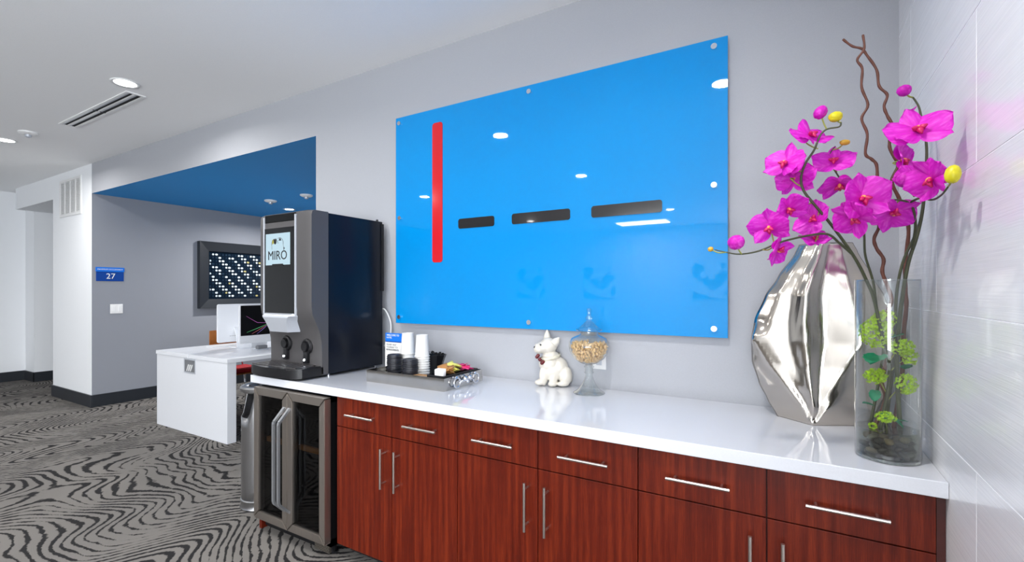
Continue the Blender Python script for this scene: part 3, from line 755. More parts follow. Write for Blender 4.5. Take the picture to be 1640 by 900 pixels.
for k in range(3):
    x = hx0 + 0.06 + k * 0.035; bm = bmesh.new(); tube(bm, [(x, dy0 + 0.002, hz0 + 0.025), (x + 0.035, dy0 + 0.002, hz0 + 0.085)], 0.007, 6); ob('cable', bm, M['white_plastic'], bx_)

def computer(x, y0, face, label):
    """all-in-one computer; face +1 shows its screen to +x, -1 to -x"""
    w = 0.53; zb = 0.885; zt = 1.275
    t_ = thing('desktop_computer', label, 'computer', (x, y0 + w / 2, dz), 'white all-in-one computers on the desk')
    xf = x + face * 0.012; xb = x - face * 0.012
    a, b = sorted((xf, xb))
    bm = bmesh.new(); r = 0.02; pts = []
    for cy_, cz_, a0 in ((y0 + w - r, zt - r, 0), (y0 + r, zt - r, 90), (y0 + r, zb + r - 0.03, 180), (y0 + w - r, zb + r - 0.03, 270)):
        pts += [(cy_ + r * math.cos(R(a0 + 22.5 * k)), cz_ + r * math.sin(R(a0 + 22.5 * k))) for k in range(5)]
    prism(bm, pts, a, b, 'x', bev=0.003); ob('housing', bm, M['alu_white'], t_, 'auto')
    q = sorted((xf, xf + face * 0.002)); s = ob('screen', B(q[0], q[1], y0 + 0.012, y0 + w - 0.012, zb + 0.055, zt - 0.012), M['black_glass'], t_)
    if face > 0:
        for k, (c, z2) in enumerate(((srgb(200, 110, 200), 1.09), (srgb(110, 230, 150), 0.975), (srgb(220, 120, 130), 0.955), (srgb(150, 120, 220), 0.95))):
            e = emis('screen_streak', c, 0.7); bm = bmesh.new(); xx = xf + face * 0.0026
            ys = y0 + 0.05 + 0.055 * max(0, k - 0.5); tube(bm, [(xx, y0 + 0.34, 1.065), (xx, (y0 + 0.34 + ys) / 2, (1.05 + z2) / 2 + 0.004), (xx, ys + (0.02 if k == 0 else 0), z2 + (0.06 if k == 0 else 0))], [0.0008, 0.002, 0.0008], 5)
            ob('screen_streak', bm, e, s)
    else:
        bm = bmesh.new(); xx = xb + 0.0005
        for k in range(14): box(bm, xb - 0.001, xb + 0.001, y0 + 0.13 + k * 0.018, y0 + 0.138 + k * 0.018, zb + 0.035, zb + 0.041)
        ob('vent_slots', bm, M['print_grey'], t_)
    bm = bmesh.new(); yc = y0 + w / 2
    sx = x - face * 0.03
    prism(bm, [(x - face * 0.012, 1.02), (x - face * 0.055, 0.93), (x - face * 0.075, dz + 0.006), (x - face * 0.069, dz + 0.006), (x - face * 0.045, 0.93), (x - face * 0.012, 0.99)], yc - 0.09, yc + 0.09, 'y')
    box(bm, *sorted((x - face * 0.075, x + face * 0.09)), yc - 0.09, yc + 0.09, dz, dz + 0.006)
    ob('stand', bm, M['alu_white'], t_)
M['alu_white'] = simple('satin_white_aluminium', srgb(226, 228, 232), 0.35, metal=0.15)
computer(-5.37, 2.80, -1, 'white computer turned away, its plain back toward the viewer')
computer(-5.06, 2.86, 1, 'computer showing a black screen with coloured streaks')
def keyboard(x, y, label):
    t_ = thing('keyboard', label, 'keyboard', (x, y, dz))
    ob('base', B(x - 0.055, x + 0.055, y - 0.14, y + 0.14, dz, dz + 0.008, bev=0.002), M['alu_white'], t_)
    bm = bmesh.new()
    for r_ in range(5):
        for c in range(13): box(bm, x - 0.05 + r_ * 0.02, x - 0.034 + r_ * 0.02, y - 0.132 + c * 0.0204, y - 0.115 + c * 0.0204, dz + 0.008, dz + 0.0105)
    kk = ob('keys', bm, M['white_plastic'], t_); kk['kind'] = 'stuff'
keyboard(-5.62, 2.98, 'slim white keyboard on the desk left of the turned-away computer')
keyboard(-4.80, 3.30, 'slim white keyboard on the desk in front of the black screen')
t_ = thing('card_holder', 'small grey translucent holder on the desk by the screen', 'holder', (-4.93, 3.03, dz))
ob('base', B(-4.96, -4.90, 2.965, 3.095, dz, dz + 0.012, bev=0.003), M['silver_plastic'], t_)
ob('cup', B(-4.955, -4.905, 2.975, 3.085, dz + 0.012, dz + 0.048, bev=0.008), M['print_grey'], t_)
def chair(x, y, label):
    t_ = thing('desk_chair', label, 'chair', (x, y, 0))
    bm = bmesh.new(); n = 10; pr = []
    for i in range(n + 1):
        a = (i / n - 0.5); pr.append((x - 0.24 - 0.03 + 0.1 * a * a * 2, y + a * 0.46))
    bm = bmesh.new(); prism(bm, [(p[0], p[1]) for p in pr] + [(p[0] + 0.014, p[1]) for p in pr[::-1]], 0.62, 0.935, 'z')
    ob('backrest', bm, M['orange_wood'], t_)
    ob('seat', B(x - 0.22, x + 0.22, y - 0.22, y + 0.22, 0.42, 0.435, bev=0.004), M['orange_wood'], t_)
    for k in range(4):
        ob('cushion_roll', B(x - 0.21 + k * 0.105, x - 0.11 + k * 0.105, y - 0.21, y + 0.21, 0.435, 0.48, bev=0.018, seg=3), M['red_fabric'], t_, True)
    for sx in (-1, 1):
        for sy in (-1, 1):
            bm = bmesh.new(); tube(bm, [(x + sx * 0.23, y + sy * 0.22, 0), (x + sx * 0.2, y + sy * 0.19, 0.42)], 0.011, 10); ob('leg', bm, M['chrome'], t_, True)
    for sy in (-1, 1):
        bm = bmesh.new(); tube(bm, [(x - 0.2, y + sy * 0.17, 0.42), (x - 0.255, y + sy * 0.17, 0.66)], 0.010, 10); ob('back_post', bm, M['chrome'], t_, True)
chair(-5.88, 3.32, 'orange wood chair with red cushion behind the white desk')

# ================================================================== WASTE BIN
bcx, bcy, br = -3.05, 1.885, 0.128
t_ = thing('waste_bin', 'brushed steel open-neck waste bin left of the fridge', 'bin', (bcx, bcy, 0))
bm = bmesh.new(); n = 72; rows = []
def bh(a):   # rim height: two openings, left-front and right-back
    s = abs(math.cos(a - R(252))); v = max(0.0, min(1.0, (s - 0.58) / 0.28)); return 0.765 - 0.165 * (v * v * (3 - 2 * v)) ** 0.8
for j in range(9):
    rows.append([bm.verts.new((bcx + (br - 0.012 * (max(0, (j / 8 * bh(2 * PI * i / n) - 0.6)) / 0.16)) * math.cos(2 * PI * i / n), bcy + (br - 0.012 * (max(0, (j / 8 * bh(2 * PI * i / n) - 0.6)) / 0.16)) * math.sin(2 * PI * i / n), 0.045 + (bh(2 * PI * i / n) - 0.045) * j / 8)) for i in range(n)])
for a, b in zip(rows, rows[1:]):
    for i in range(n): bm.faces.new([a[i], a[(i + 1) % n], b[(i + 1) % n], b[i]])
bod = ob('body', bm, M['steel_bin'], t_, True)
sm = bod.modifiers.new('wall', 'SOLIDIFY'); sm.thickness = 0.003; sm.offset = -1
bm = bmesh.new(); lathe(bm, [(0, 0), (br + 0.006, 0), (br + 0.008, 0.01), (br + 0.003, 0.02), (br + 0.003, 0.055), (br + 0.006, 0.06), (br, 0.066), (0, 0.066)], bcx, bcy, 48); ob('base_ring', bm, M['steel_bin'], t_, 'auto')
bm = bmesh.new(); lathe(bm, [(br - 0.008, 0.5), (br - 0.008, 0.585), (br - 0.03, 0.575), (0.05, 0.5), (0, 0.5)], bcx, bcy, 40); ob('inner_liner', bm, M['steel_bin'], t_, 'auto')
bm = bmesh.new(); lathe(bm, [(0, 0.758), (br - 0.005, 0.758), (br + 0.006, 0.768), (br + 0.008, 0.785), (br, 0.797), (br - 0.02, 0.80), (br - 0.03, 0.793), (0, 0.79)], bcx, bcy, 48); ob('lid', bm, M['steel_bin'], t_, 'auto')
bm = bmesh.new(); lathe(bm, [(0, 0.79), (0.08, 0.79), (0.085, 0.802), (0.06, 0.808), (0, 0.812)], bcx, bcy, 32); ob('ash_plate', bm, M['black_plastic'], t_, 'auto')
bm = bmesh.new(); tube(bm, [(bcx - 0.02, bcy - 0.02, 0.81), (bcx - 0.02, bcy - 0.02, 0.835)], 0.008, 10); ball(bm, (bcx - 0.02, bcy - 0.02, 0.84), 0.013, sub=2); ob('lid_knob', bm, M['black_plastic'], t_, True)

# ================================================================== SERVING TRAY AND CONTENTS
tx0, tx1, ty0, ty1, tz = -2.07, -1.515, 1.888, 2.232, 0.91
t_ = thing('serving_tray', 'rectangular silver metal tray with ring handles on the worktop', 'tray', ((tx0 + tx1) / 2, (ty0 + ty1) / 2, tz))
bm = bmesh.new(); box(bm, tx0, tx1, ty0, ty1, tz, tz + 0.004); fbars(bm, tx0, tx1, ty0, ty1, 0.004, tz + 0.004, tz + 0.066, 'z')
ob('tray_body', bm, M['pewter'], t_)
for sx, xe in ((1, tx1), (-1, tx0)):
    xh = xe + sx * 0.016; zh = tz + 0.034; yc = (ty0 + ty1) / 2
    bm = bmesh.new()
    for yy in (yc - 0.085, yc + 0.085):
        torus(bm, (xh, yy, zh), 0.025, 0.005, 'x', 26, 8)
        tube(bm, [(xe, yy, zh + 0.026), (xh, yy, zh + 0.026)], 0.006, 8)
    tube(bm, [(xh, yc - 0.06, zh), (xh + sx * 0.006, yc - 0.02, zh + 0.006), (xh + sx * 0.006, yc + 0.02, zh + 0.006), (xh, yc + 0.06, zh)], 0.006, 8)
    for yy in (yc - 0.02, yc + 0.02): ball(bm, (xh + sx * 0.006, yy, zh + 0.012), 0.014)
    ball(bm, (xh + sx * 0.006, yc, zh - 0.004), 0.011)
    ob('ring_handle', bm, M['chrome'], t_, True)
zt = tz + 0.0042
def px2(px, Y): p = ptY(px, 500, Y); return p.x
ORD = ['topmost', 'second', 'third', 'fourth', 'fifth', 'sixth', 'seventh', 'eighth', 'ninth', 'tenth', 'eleventh', 'twelfth', 'thirteenth', 'fourteenth']
def nth(i): return 'topmost' if i == 0 else ORD[i] + ' from the top'
# lids
def lid_mesh(cx_, cy_, z, label, grp):
    bm = bmesh.new(); r = 0.044
    lathe(bm, [(0, 0.0), (r - 0.003, 0.0), (r, 0.002), (r, 0.006), (r - 0.003, 0.0085), (r - 0.004, 0.015), (r - 0.009, 0.0165), (r - 0.011, 0.0125), (0, 0.0125)], 0, 0, 30)
    return bm
lid0 = None
for s, (lx, ly, nl) in enumerate(((px2(632, 2.0), 2.0, 13), (px2(657, 1.965), 1.965, 12))):
    for k in range(nl):
        if lid0 is None:
            lid0 = ob('cup_lid', lid_mesh(0, 0, 0, '', ''), M['lid_black'], smooth='auto', local=True); o = lid0
        else: o = lid0.copy(); COL.objects.link(o)
        o.location = (lx + 0.0012 * math.sin(k * 2.1), ly + 0.001 * math.cos(k * 1.7), zt + k * 0.0106)
        o.rotation_euler = (0, 0, k)
        top = k == nl - 1
        nm = 'left' if s == 0 else 'right'
        tag(o, 'black plastic cup lid, %s in the %s lid stack of the tray' % (nth(nl - 1 - k), nm), 'lid', 'black cup lids in the tray')
# cups, upside down and nested
bm = bmesh.new(); lathe(bm, [(0.041, 0.0), (0.0440, 0.0012), (0.0440, 0.0045), (0.0400, 0.0055), (0.0330, 0.120), (0.0335, 0.123), (0.031, 0.123), (0.0305, 0.117), (0, 0.117)], 0, 0, 30)
cup0 = ob('paper_cup', bm, M['paper'], smooth='auto', local=True); first = True
for s, (px_, Y, zb, nc) in enumerate(((653, 2.09, zt, 7), (676, 2.06, zt, 11))):
    cxx = px2(px_, Y)
    ztop = 1.42 - (533 - 466) / FPX * (Y / ray(px_, 500).y) if s == 0 else 1.42 - (536 - 466) / FPX * (Y / ray(px_, 500).y)
    pitch = (ztop - zt - 0.123) / (nc - 1)
    for k in range(nc):
        o = cup0 if first else cup0.copy()
        if not first: COL.objects.link(o)
        first = False; o.location = (cxx, Y, zt + k * pitch); nm = 'left' if s == 0 else 'right'
        tag(o, 'white paper cup, %s in the %s upside-down cup stack' % (nth(nc - 1 - k), nm), 'cup', 'nested white paper cups in the tray')
# welcome card
t_ = thing('welcome_card', 'blue and white greeting card standing behind the cup lids', 'card', (-2.02, 2.1, zt))
cx0, cx1, cy_ = px2(617, 2.15), px2(654, 2.15), 2.15
ctop = 1.42 - (533 - 466) / FPX * (cy_ / ray(622, 500).y); cmid = 1.42 - (547 - 466) / FPX * (cy_ / ray(622, 500).y)
ob('card_sheet', B(cx0, cx1, cy_, cy_ + 0.003, zt, cmid), M['paper'], t_)
ob('blue_header', B(cx0 + 0.003, cx1, cy_ - 0.001, cy_ + 0.003, cmid, ctop), M['sign_light_blue'], t_)
ob('header_line', B(cx0 + 0.003, cx1, cy_ - 0.0015, cy_ + 0.003, cmid - 0.002, cmid + 0.004), M['sign_blue'], t_)
cw = cx1 - cx0
text('headline', 'WELCOME TO', 0.016, (cx0 + 0.014, cy_ - 0.0016, ctop - 0.014), (R(90), 0, 0), M['paper'], t_, align='LEFT')
text('headline', 'HOTEL', 0.014, (cx0 + 0.014, cy_ - 0.0016, ctop - 0.029), (R(90), 0, 0), M['paper'], t_, align='LEFT')
for k, (s, mm) in enumerate((('PLEASE HELP', 'print_grey'), ('YOURSELF TO', 'print_grey'), ('REFRESHMENTS', 'print_ink'))):
    text('message_line', s, 0.015, (cx0 + 0.010, cy_ - 0.0008, cmid - 0.018 - k * 0.016), (R(90), 0, 0), M[mm], t_, align='LEFT')
# napkins (kraft)
tag(ob('napkin_stack', B(px2(660, 1.93), px2(692, 1.93), 1.90, 1.985, zt, zt + 0.052, bev=0.003), M['kraft']), 'short stack of brown napkins at the tray front edge', 'napkins')
# stirrer holder
hx, hy = px2(698, 2.16), 2.16
t_ = thing('stirrer_holder', 'flared black plastic cup holding stir sticks', 'holder', (hx, hy, zt))
bm = bmesh.new(); lathe(bm, [(0, 0), (0.034, 0), (0.036, 0.004), (0.035, 0.045), (0.044, 0.085), (0.060, 0.128), (0.063, 0.136), (0.059, 0.136), (0.040, 0.086), (0.031, 0.045), (0.03, 0.006), (0, 0.006)], hx, hy, 8, zt)
ob('cup', bm, M['black_plastic'], t_)
random.seed(4); st0 = None
for k in range(12):
    a = k * 2 * PI / 12; rr = 0.026 if k % 2 else 0.016
    bx0 = Vector((0.5 * rr * math.cos(a), 0.5 * rr * math.sin(a), 0.007)); tx = Vector((1.6 * rr * math.cos(a), 1.6 * rr * math.sin(a), 0.140 + random.random() * 0.012))
    bm = bmesh.new(); tube(bm, [bx0, tx], 0.0024, 5); box(bm, tx.x - 0.006, tx.x + 0.006, tx.y - 0.0015, tx.y + 0.0015, tx.z - 0.003, tx.z + 0.004)
    o = ob('stir_stick', bm, M['black_plastic'], local=True); o.location = (hx, hy, zt)
    tag(o, 'black stir stick standing in the flared black cup', 'stirrer', 'stir sticks in the holder')
# sweetener caddy
qx0, qx1, qy0, qy1 = -1.635, -1.525, 1.897, 2.20
t_ = thing('packet_caddy', 'low black caddy holding the sweetener packets', 'caddy', ((qx0 + qx1) / 2, 2.05, zt))
ob('base', B(qx0, qx1, qy0, qy1, zt, zt + 0.004), M['black_plastic'], t_)
for a in ((qx0, qx1, qy0 + 0.001, qy0 + 0.004), (qx0, qx1, qy1 - 0.003, qy1), (qx0, qx0 + 0.003, qy0, qy1), (qx1 - 0.003, qx1, qy0, qy1), (qx0, qx1, 1.975, 1.978), (qx0, qx1, 2.09, 2.093)):
    ob('divider', B(a[0], a[1], a[2], a[3], zt, zt + 0.072), M['black_plastic'], t_)
pk = bmesh.new()
def packet_mesh():
    bm = bmesh.new(); w, h = 0.03, 0.028
    g = [[bm.verts.new((w * (i / 4 - 0.5) * 2 * 0.9, h * (j / 3 - 0.5) * 2, 0.0035 * math.sin(PI * i / 4) * math.sin(PI * j / 3))) for i in range(5)] for j in range(4)]
    g2 = [[bm.verts.new((w * (i / 4 - 0.5) * 2 * 0.9, h * (j / 3 - 0.5) * 2, -0.0005 - 0.002 * math.sin(PI * i / 4) * math.sin(PI * j / 3))) for i in range(5)] for j in range(4)]
    for G in (g, g2):
        for j in range(3):
            for i in range(4): bm.faces.new([G[j][i], G[j][i + 1], G[j + 1][i + 1], G[j + 1][i]])
    for i in range(4):
        bm.faces.new([g[0][i], g2[0][i], g2[0][i + 1], g[0][i + 1]]); bm.faces.new([g[3][i], g[3][i + 1], g2[3][i + 1], g2[3][i]])
    for j in range(3):
        bm.faces.new([g[j][0], g[j + 1][0], g2[j + 1][0], g2[j][0]]); bm.faces.new([g[j][4], g2[j][4], g2[j + 1][4], g[j + 1][4]])
    return bm
random.seed(9)
for colname, mat, cnt, xr, yr in (('white', 'pk_white', 6, (-1.60, -1.56), (1.912, 1.928)), ('yellow', 'pk_yellow', 7, (-1.61, -1.57), (2.03, 2.08)),
                                  ('brown', 'pk_brown', 9, (-1.60, -1.56), (1.965, 2.03)), ('pink', 'pk_pink', 7, (-1.59, -1.56), (2.12, 2.17))):
    first = None
    for k in range(cnt):
        if first is None: first = ob('sweetener_packet', packet_mesh(), M[mat], smooth=True, local=True); o = first
        else: o = first.copy(); COL.objects.link(o)
        lift = 0.075
        o.location = (random.uniform(*xr), random.uniform(*yr), zt + lift + k * (0.0035 if colname != 'yellow' else 0.005))
        o.rotation_euler = (random.uniform(-0.5, 0.5), random.uniform(-0.5, 0.5), random.uniform(-0.7, 0.7))
        if colname == 'white': o.rotation_euler = (R(90) + random.uniform(-0.1, 0.1), 0, random.uniform(-0.1, 0.1)); o.location.z = zt + 0.074; o.location.y = 1.905 + k * 0.008; o.location.x = -1.562 - 0.003 * k
        tag(o, ('%s sweetener packet, %s' % (colname, ('nearest to the tray front edge' if k == 0 else 'standing upright in the white row') if colname == 'white' else ('uppermost of the %s heap in the caddy' % colname if k == cnt - 1 else 'lying lower in the %s heap in the caddy' % colname))), 'packet', '%s sweetener packets' % colname)

# ================================================================== CERAMIC DOG
K = 0.00060
dogc = ptZ(885, 617, 0.91); DRZ = YAW
t_ = thing('ceramic_dog', 'white ceramic seated dog figurine with collar on the worktop', 'figurine', (dogc.x, dogc.y, 0.9155), rz=DRZ)
def dz_(y): return (775 - y) * K
def dx_(x): return (x - 345) * K
bm = bmesh.new()
def E(x, y, rx, rz, ry, d=0.0, tilt=0):
    ball(bm, (dx_(x), d, dz_(y)), 1.0, rx * K, ry * K, rz * K, 3, Matrix.Rotation(R(tilt), 4, 'Y'))
E(310, 425, 80, 72, 82)              # skull
E(262, 440, 62, 56, 74)              # cheeks
E(222, 458, 48, 42, 56)              # muzzle
E(212, 428, 30, 24, 36)              # brow / nose bridge
E(330, 520, 78, 50, 72)              # neck
E(318, 590, 98, 80, 92)              # chest
E(350, 650, 105, 100, 98)            # trunk
E(400, 620, 85, 95, 95, tilt=-18)    # back
E(455, 690, 62, 88, 70, -0.028)      # haunch near
E(455, 690, 62, 88, 70, 0.03)        # haunch far
E(262, 690, 40, 92, 36, -0.024)      # foreleg
E(345, 695, 42, 90, 36, -0.036)
E(225, 750, 45, 26, 34, -0.024)      # paws
E(338, 757, 42, 24, 34, -0.048)
E(430, 755, 55, 24, 34, -0.05)
E(430, 755, 55, 24, 34, 0.045)
E(250, 752, 42, 24, 30, 0.03)
E(502, 735, 22, 22, 24, 0.0)
def cone(x0, y0, x1, y1, r, d0, d1):
    tube(bm, [(dx_(x0), d0, dz_(y0)), (dx_((x0 + x1) / 2), (d0 + d1) / 2, dz_((y0 + y1) / 2)), (dx_(x1), d1, dz_(y1))], [r * K, r * K * 0.78, 5 * K], 14)
cone(298, 385, 300, 285, 38, 0.026, 0.03)
cone(352, 405, 402, 345, 42, -0.030, -0.036)
dog = ob('body', bm, M['ceramic'], t_, True, local=True)
rm = dog.modifiers.new('remesh', 'REMESH'); rm.mode = 'VOXEL'; rm.voxel_size = 0.0028; rm.use_smooth_shade = True
sm = dog.modifiers.new('smooth', 'SMOOTH'); sm.iterations = 6; sm.factor = 0.5
bm = bmesh.new(); ball(bm, (dx_(184), -0.004, dz_(440)), 0.0085, 0.7, 1.1, 0.8, 2); ob('nose', bm, M['black_gloss'], t_, True, local=True, label='glossy black nose')
for d in (-0.040, 0.040):
    bm = bmesh.new(); ball(bm, (dx_(232), d, dz_(412)), 0.0055, 0.9, 0.6, 0.9, 2); ob('eye', bm, M['black_gloss'], t_, True, local=True, label='small black eye')
bm = bmesh.new(); g = []
for i in range(40):
    a = 2 * PI * i / 40; g.append([bm.verts.new((dx_(322) + rr * math.cos(a) * 1.12, rr * math.sin(a) * 1.04, dz_(530) + h + math.cos(a) * 0.012)) for rr, h in ((0.0475, -0.009), (0.050, -0.007), (0.050, 0.007), (0.0475, 0.009))])
for i in range(40):
    a_, b_ = g[i], g[(i + 1) % 40]
    for q in range(3): bm.faces.new([a_[q], a_[q + 1], b_[q + 1], b_[q]])
cl = ob('collar', bm, M['collar'], t_, True, local=True); sd = cl.modifiers.new('s', 'SOLIDIFY'); sd.thickness = 0.003
bm = bmesh.new()
tube(bm, [(dx_(215), -0.046, dz_(530)), (dx_(238), -0.047, dz_(552))], 0.009, 10)
for x, y in ((196, 518), (206, 506), (250, 562), (240, 572)): ball(bm, (dx_(x + 4), -0.046, dz_(y)), 0.010, 1, 0.6, 1, 2)
ob('bone_tag', bm, M['tag_red'], t_, True, local=True, label='dark red bone shaped tag')

# ================================================================== GLASS JAR WITH BISCUITS
jx, jy = -0.875, 2.235; KJ = 0.000592
t_ = thing('glass_jar', 'clear footed glass jar with lid, full of biscuits', 'jar', (jx, jy, 0.91))
def zz(y): return (803 - y) * KJ
foot = [(0, 0.0), (0.077, 0.0), (0.078, 0.003), (0.074, 0.006), (0.055, 0.018), (0.035, 0.045), (0.022, 0.075), (0.016, 0.098), (0.024, 0.102), (0.024, 0.106), (0.020, 0.112), (0.020, 0.128), (0.026, 0.132), (0.022, 0.138), (0.014, 0.143), (0, 0.143)]
bm = bmesh.new(); lathe(bm, foot, jx, jy, 48, 0.91); ob('foot', bm, M['clear_sheet'], t_, True)
outer = [(0.012, 0.143), (0.045, 0.152), (0.075, 0.175), (0.094, 0.205), (0.101, 0.235), (0.098, 0.258), (0.086, 0.275), (0.062, 0.286), (0.046, 0.292), (0.043, 0.30), (0.044, 0.312)]
bm = bmesh.new(); lathe(bm, [(0, 0.143)] + outer, jx, jy, 56, 0.91); ob('bowl', bm, M['clear_sheet'], t_, True)
bm = bmesh.new(); lathe(bm, [(0.046, 0.3125), (0.064, 0.314), (0.066, 0.319), (0.050, 0.328), (0.030, 0.345), (0.018, 0.358), (0.010, 0.366), (0.018, 0.372), (0.018, 0.380), (0.010, 0.386), (0.011, 0.395), (0.012, 0.420), (0.009, 0.424), (0, 0.424)], jx, jy, 40, 0.91)
ob('lid', bm, M['clear_sheet'], t_, True)
bm = bmesh.new(); lathe(bm, [(0.003, 0.143), (0.04, 0.1475), (0, 0.149)], jx, jy, 24, 0.91); bm.free()
def bis_mesh():
    bm = bmesh.new(); box(bm, -0.009, 0.009, -0.0055, 0.0055, -0.0045, 0.0045, bev=0.0022, seg=1)
    for v in bm.verts: v.co.y *= 0.8 + 0.35 * abs(v.co.x) / 0.009; v.co.z *= 1 - 0.15 * abs(v.co.x) / 0.009
    return bm
random.seed(21); bis = None; cnt = 0; placed = []
def rin(z):
    for (r0, z0), (r1, z1) in zip(outer, outer[1:]):
        if z0 <= z <= z1: return r0 + (r1 - r0) * (z - z0) / (z1 - z0) - 0.0135
    return 0.01
tries = 0
while cnt < 235 and tries < 40000:
    tries += 1
    z = random.uniform(0.16, 0.252); rm_ = rin(z)
    if rm_ < 0.005: continue
    rr = rm_ * (random.uniform(0.8, 1.0) if z < 0.238 else math.sqrt(random.random())); a = random.uniform(0, 2 * PI)
    p = Vector((jx + rr * math.cos(a), jy + rr * math.sin(a), 0.91 + z))
    if any((p - q).length < 0.0108 for q in placed): continue
    placed.append(p)
    if bis is None: bis = ob('dog_biscuit', bis_mesh(), M['biscuit'], smooth=True, local=True); o = bis
    else: o = bis.copy(); COL.objects.link(o)
    o.location = p; o.rotation_euler = (random.uniform(0, 6), random.uniform(0, 6), random.uniform(0, 6)); cnt += 1
    tag(o, 'small tan biscuit piled inside the footed glass jar', 'biscuit', 'biscuits in the glass jar')
t_ = thing('wall_outlet', 'white wall outlet plate behind the glass jar', 'outlet', (-0.76, YW, 1.0))
p1 = ptY(971, 592, YW); ob('cover_plate', B(p1.x - 0.075, p1.x, YW - 0.006, YW, p1.z, p1.z + 0.115, bev=0.002), M['white_plastic'], t_)
for dzz in (0.035, 0.078): ob('socket', B(p1.x - 0.053, p1.x - 0.022, YW - 0.0075, YW - 0.005, p1.z + dzz - 0.014, p1.z + dzz + 0.014, bev=0.002), M['silver_plastic'], t_)

# ================================================================== SILVER VASE
# profile rows: z, left x, right x, crease x, front depth, fold offsets
VY = 2.215
rows = [(0.910, -0.055, 0.235, 0.065, 0.095), (0.98, -0.092, 0.275, 0.068, 0.100), (1.042, -0.122, 0.300, 0.06, 0.095), (1.13, -0.147, 0.325, 0.05, 0.085),
        (1.22, -0.1505, 0.336, 0.04, 0.085), (1.30, -0.137, 0.334, 0.035, 0.085), (1.40, -0.098, 0.295, 0.04, 0.08), (1.476, -0.053, 0.258, 0.06, 0.072),
        (1.572, 0.008, 0.212, 0.09, 0.055), (1.605, 0.022, 0.198, 0.10, 0.05)]
def lerprow(z):
    for a, b in zip(rows, rows[1:]):
        if a[0] <= z <= b[0] + 1e-6:
            s = (z - a[0]) / (b[0] - a[0]); s = s * 0.6 + 0.4 * s * s * (3 - 2 * s)
            return [a[i] + (b[i] - a[i]) * s for i in range(5)]
    return list(rows[-1])
def prof1(s, knots):
    for (s0, v0), (s1, v1) in zip(knots, knots[1:]):
        if s0 <= s <= s1:
            q = (s - s0) / (s1 - s0 + 1e-9); q = 0.75 * q + 0.25 * q * q * (3 - 2 * q)
            return v0 + (v1 - v0) * q
    return knots[-1][1]
NZ_ = 70; NS = 64
bm = bmesh.new(); rings = []
for j in range(NZ_ + 1):
    z = 0.910 + (1.605 - 0.910) * j / NZ_; _, L, Rr, C, D = lerprow(z); h = j / NZ_; ring = []
    # fold positions drift with height: an arrow of facets rising from the foot, flutes above
    c = (C - L) / (Rr - L)
    hb = 0.46; lb = c * max(0.02, 1 - h / hb) if h < hb else 0.02 * c; rb = 1 - (1 - c) * max(0.02, 1 - h / hb) if h < hb else 1 - 0.02 * (1 - c)
    db = 0.50 + 0.42 * max(0, 1 - h / hb) if h < hb else 0.50 * (1 - min(1, (h - hb) / 0.1)) + 0.06
    m1 = lb + (c - lb) * 0.36; m2 = lb + (c - lb) * 0.72; n1_ = c + (rb - c) * 0.22; n2_ = c + (rb - c) * 0.62
    kn = [(0, 0.0), (lb, db), (m1, max(db * 0.9, 0.60 + 0.10 * math.sin(h * 6))), (m2, 0.72 + 0.16 * math.cos(h * 5)), (c, 1.0), (n1_, 0.84 - 0.12 * math.sin(h * PI)), (n2_, 0.86 - 0.08 * math.cos(h * 7)), (rb, db), (1, 0.0)]
    for i in range(NS):
        s = i / NS
        if s < 0.64: q = s / 0.64; x = L + (Rr - L) * q; y = VY - D * prof1(q, kn)
        else: q = 1 - (s - 0.64) / 0.36; x = L + (Rr - L) * q; y = VY + 0.085 * (0.55 + 0.45 * math.sin(h * PI)) * math.sin(PI * q) ** 0.7
        ring.append(bm.verts.new((x, y, z)))
    rings.append(ring)
for a, b in zip(rings, rings[1:]):
    for i in range(NS): bm.faces.new([a[i], a[(i + 1) % NS], b[(i + 1) % NS], b[i]])
bm.faces.new(rings[0][::-1])
# inner lip
cx_ = sum(v.co.x for v in rings[-1]) / NS; cy2 = sum(v.co.y for v in rings[-1]) / NS
prev = rings[-1]
for f_, dzv in ((0.93, 0.0), (0.9, -0.03), (0.9, -0.12)):
    nr = [bm.verts.new((cx_ + (v.co.x - cx_) * f_, cy2 + (v.co.y - cy2) * f_, 1.605 + dzv)) for v in rings[-1]]
    for i in range(NS): bm.faces.new([prev[i], prev[(i + 1) % NS], nr[(i + 1) % NS], nr[i]])
    prev = nr
bm.faces.new(prev)
for v in bm.verts: 
    if v.co.x > XR - 0.012: v.co.x = XR - 0.012
sv = tag(ob('silver_vase', bm, M['silver'], smooth=True, origin=(0.1, VY, 0.91)), 'large polished silver vase with folded sides in the wall corner', 'vase')

# ================================================================== GLASS CYLINDER VASE
gx, gy, gr, gz = 0.250, 1.842, 0.082, 0.91; gh = 0.545
t_ = thing('glass_vase', 'tall clear glass cylinder vase with pebbles and orchids', 'vase', (gx, gy, gz))
bm = bmesh.new(); lathe(bm, [(0, 0), (gr - 0.002, 0), (gr, 0.002), (gr, gh - 0.001), (gr - 0.001, gh), (gr - 0.004, gh), (gr - 0.0042, gh - 0.004)], gx, gy, 72, gz)
ob('cylinder', bm, M['clear_sheet'], t_, 'auto')
bm = bmesh.new(); lathe(bm, [(0, 0.001), (gr - 0.003, 0.001), (gr - 0.001, 0.004), (gr - 0.001, 0.011), (0, 0.011)], gx, gy, 60, gz)
ob('thick_base', bm, M['glass_dark'], t_, 'auto')
bm = bmesh.new(); lathe(bm, [(0, 0.0125), (gr - 0.0085, 0.0125), (gr - 0.0042, 0.0145), (gr - 0.0042, 0.090), (0, 0.090)], gx, gy, 60, gz)
tag(ob('vase_water', bm, M['water'], smooth='auto', origin=(gx, gy, gz)), 'shallow clear water in the bottom of the glass cylinder', 'water')
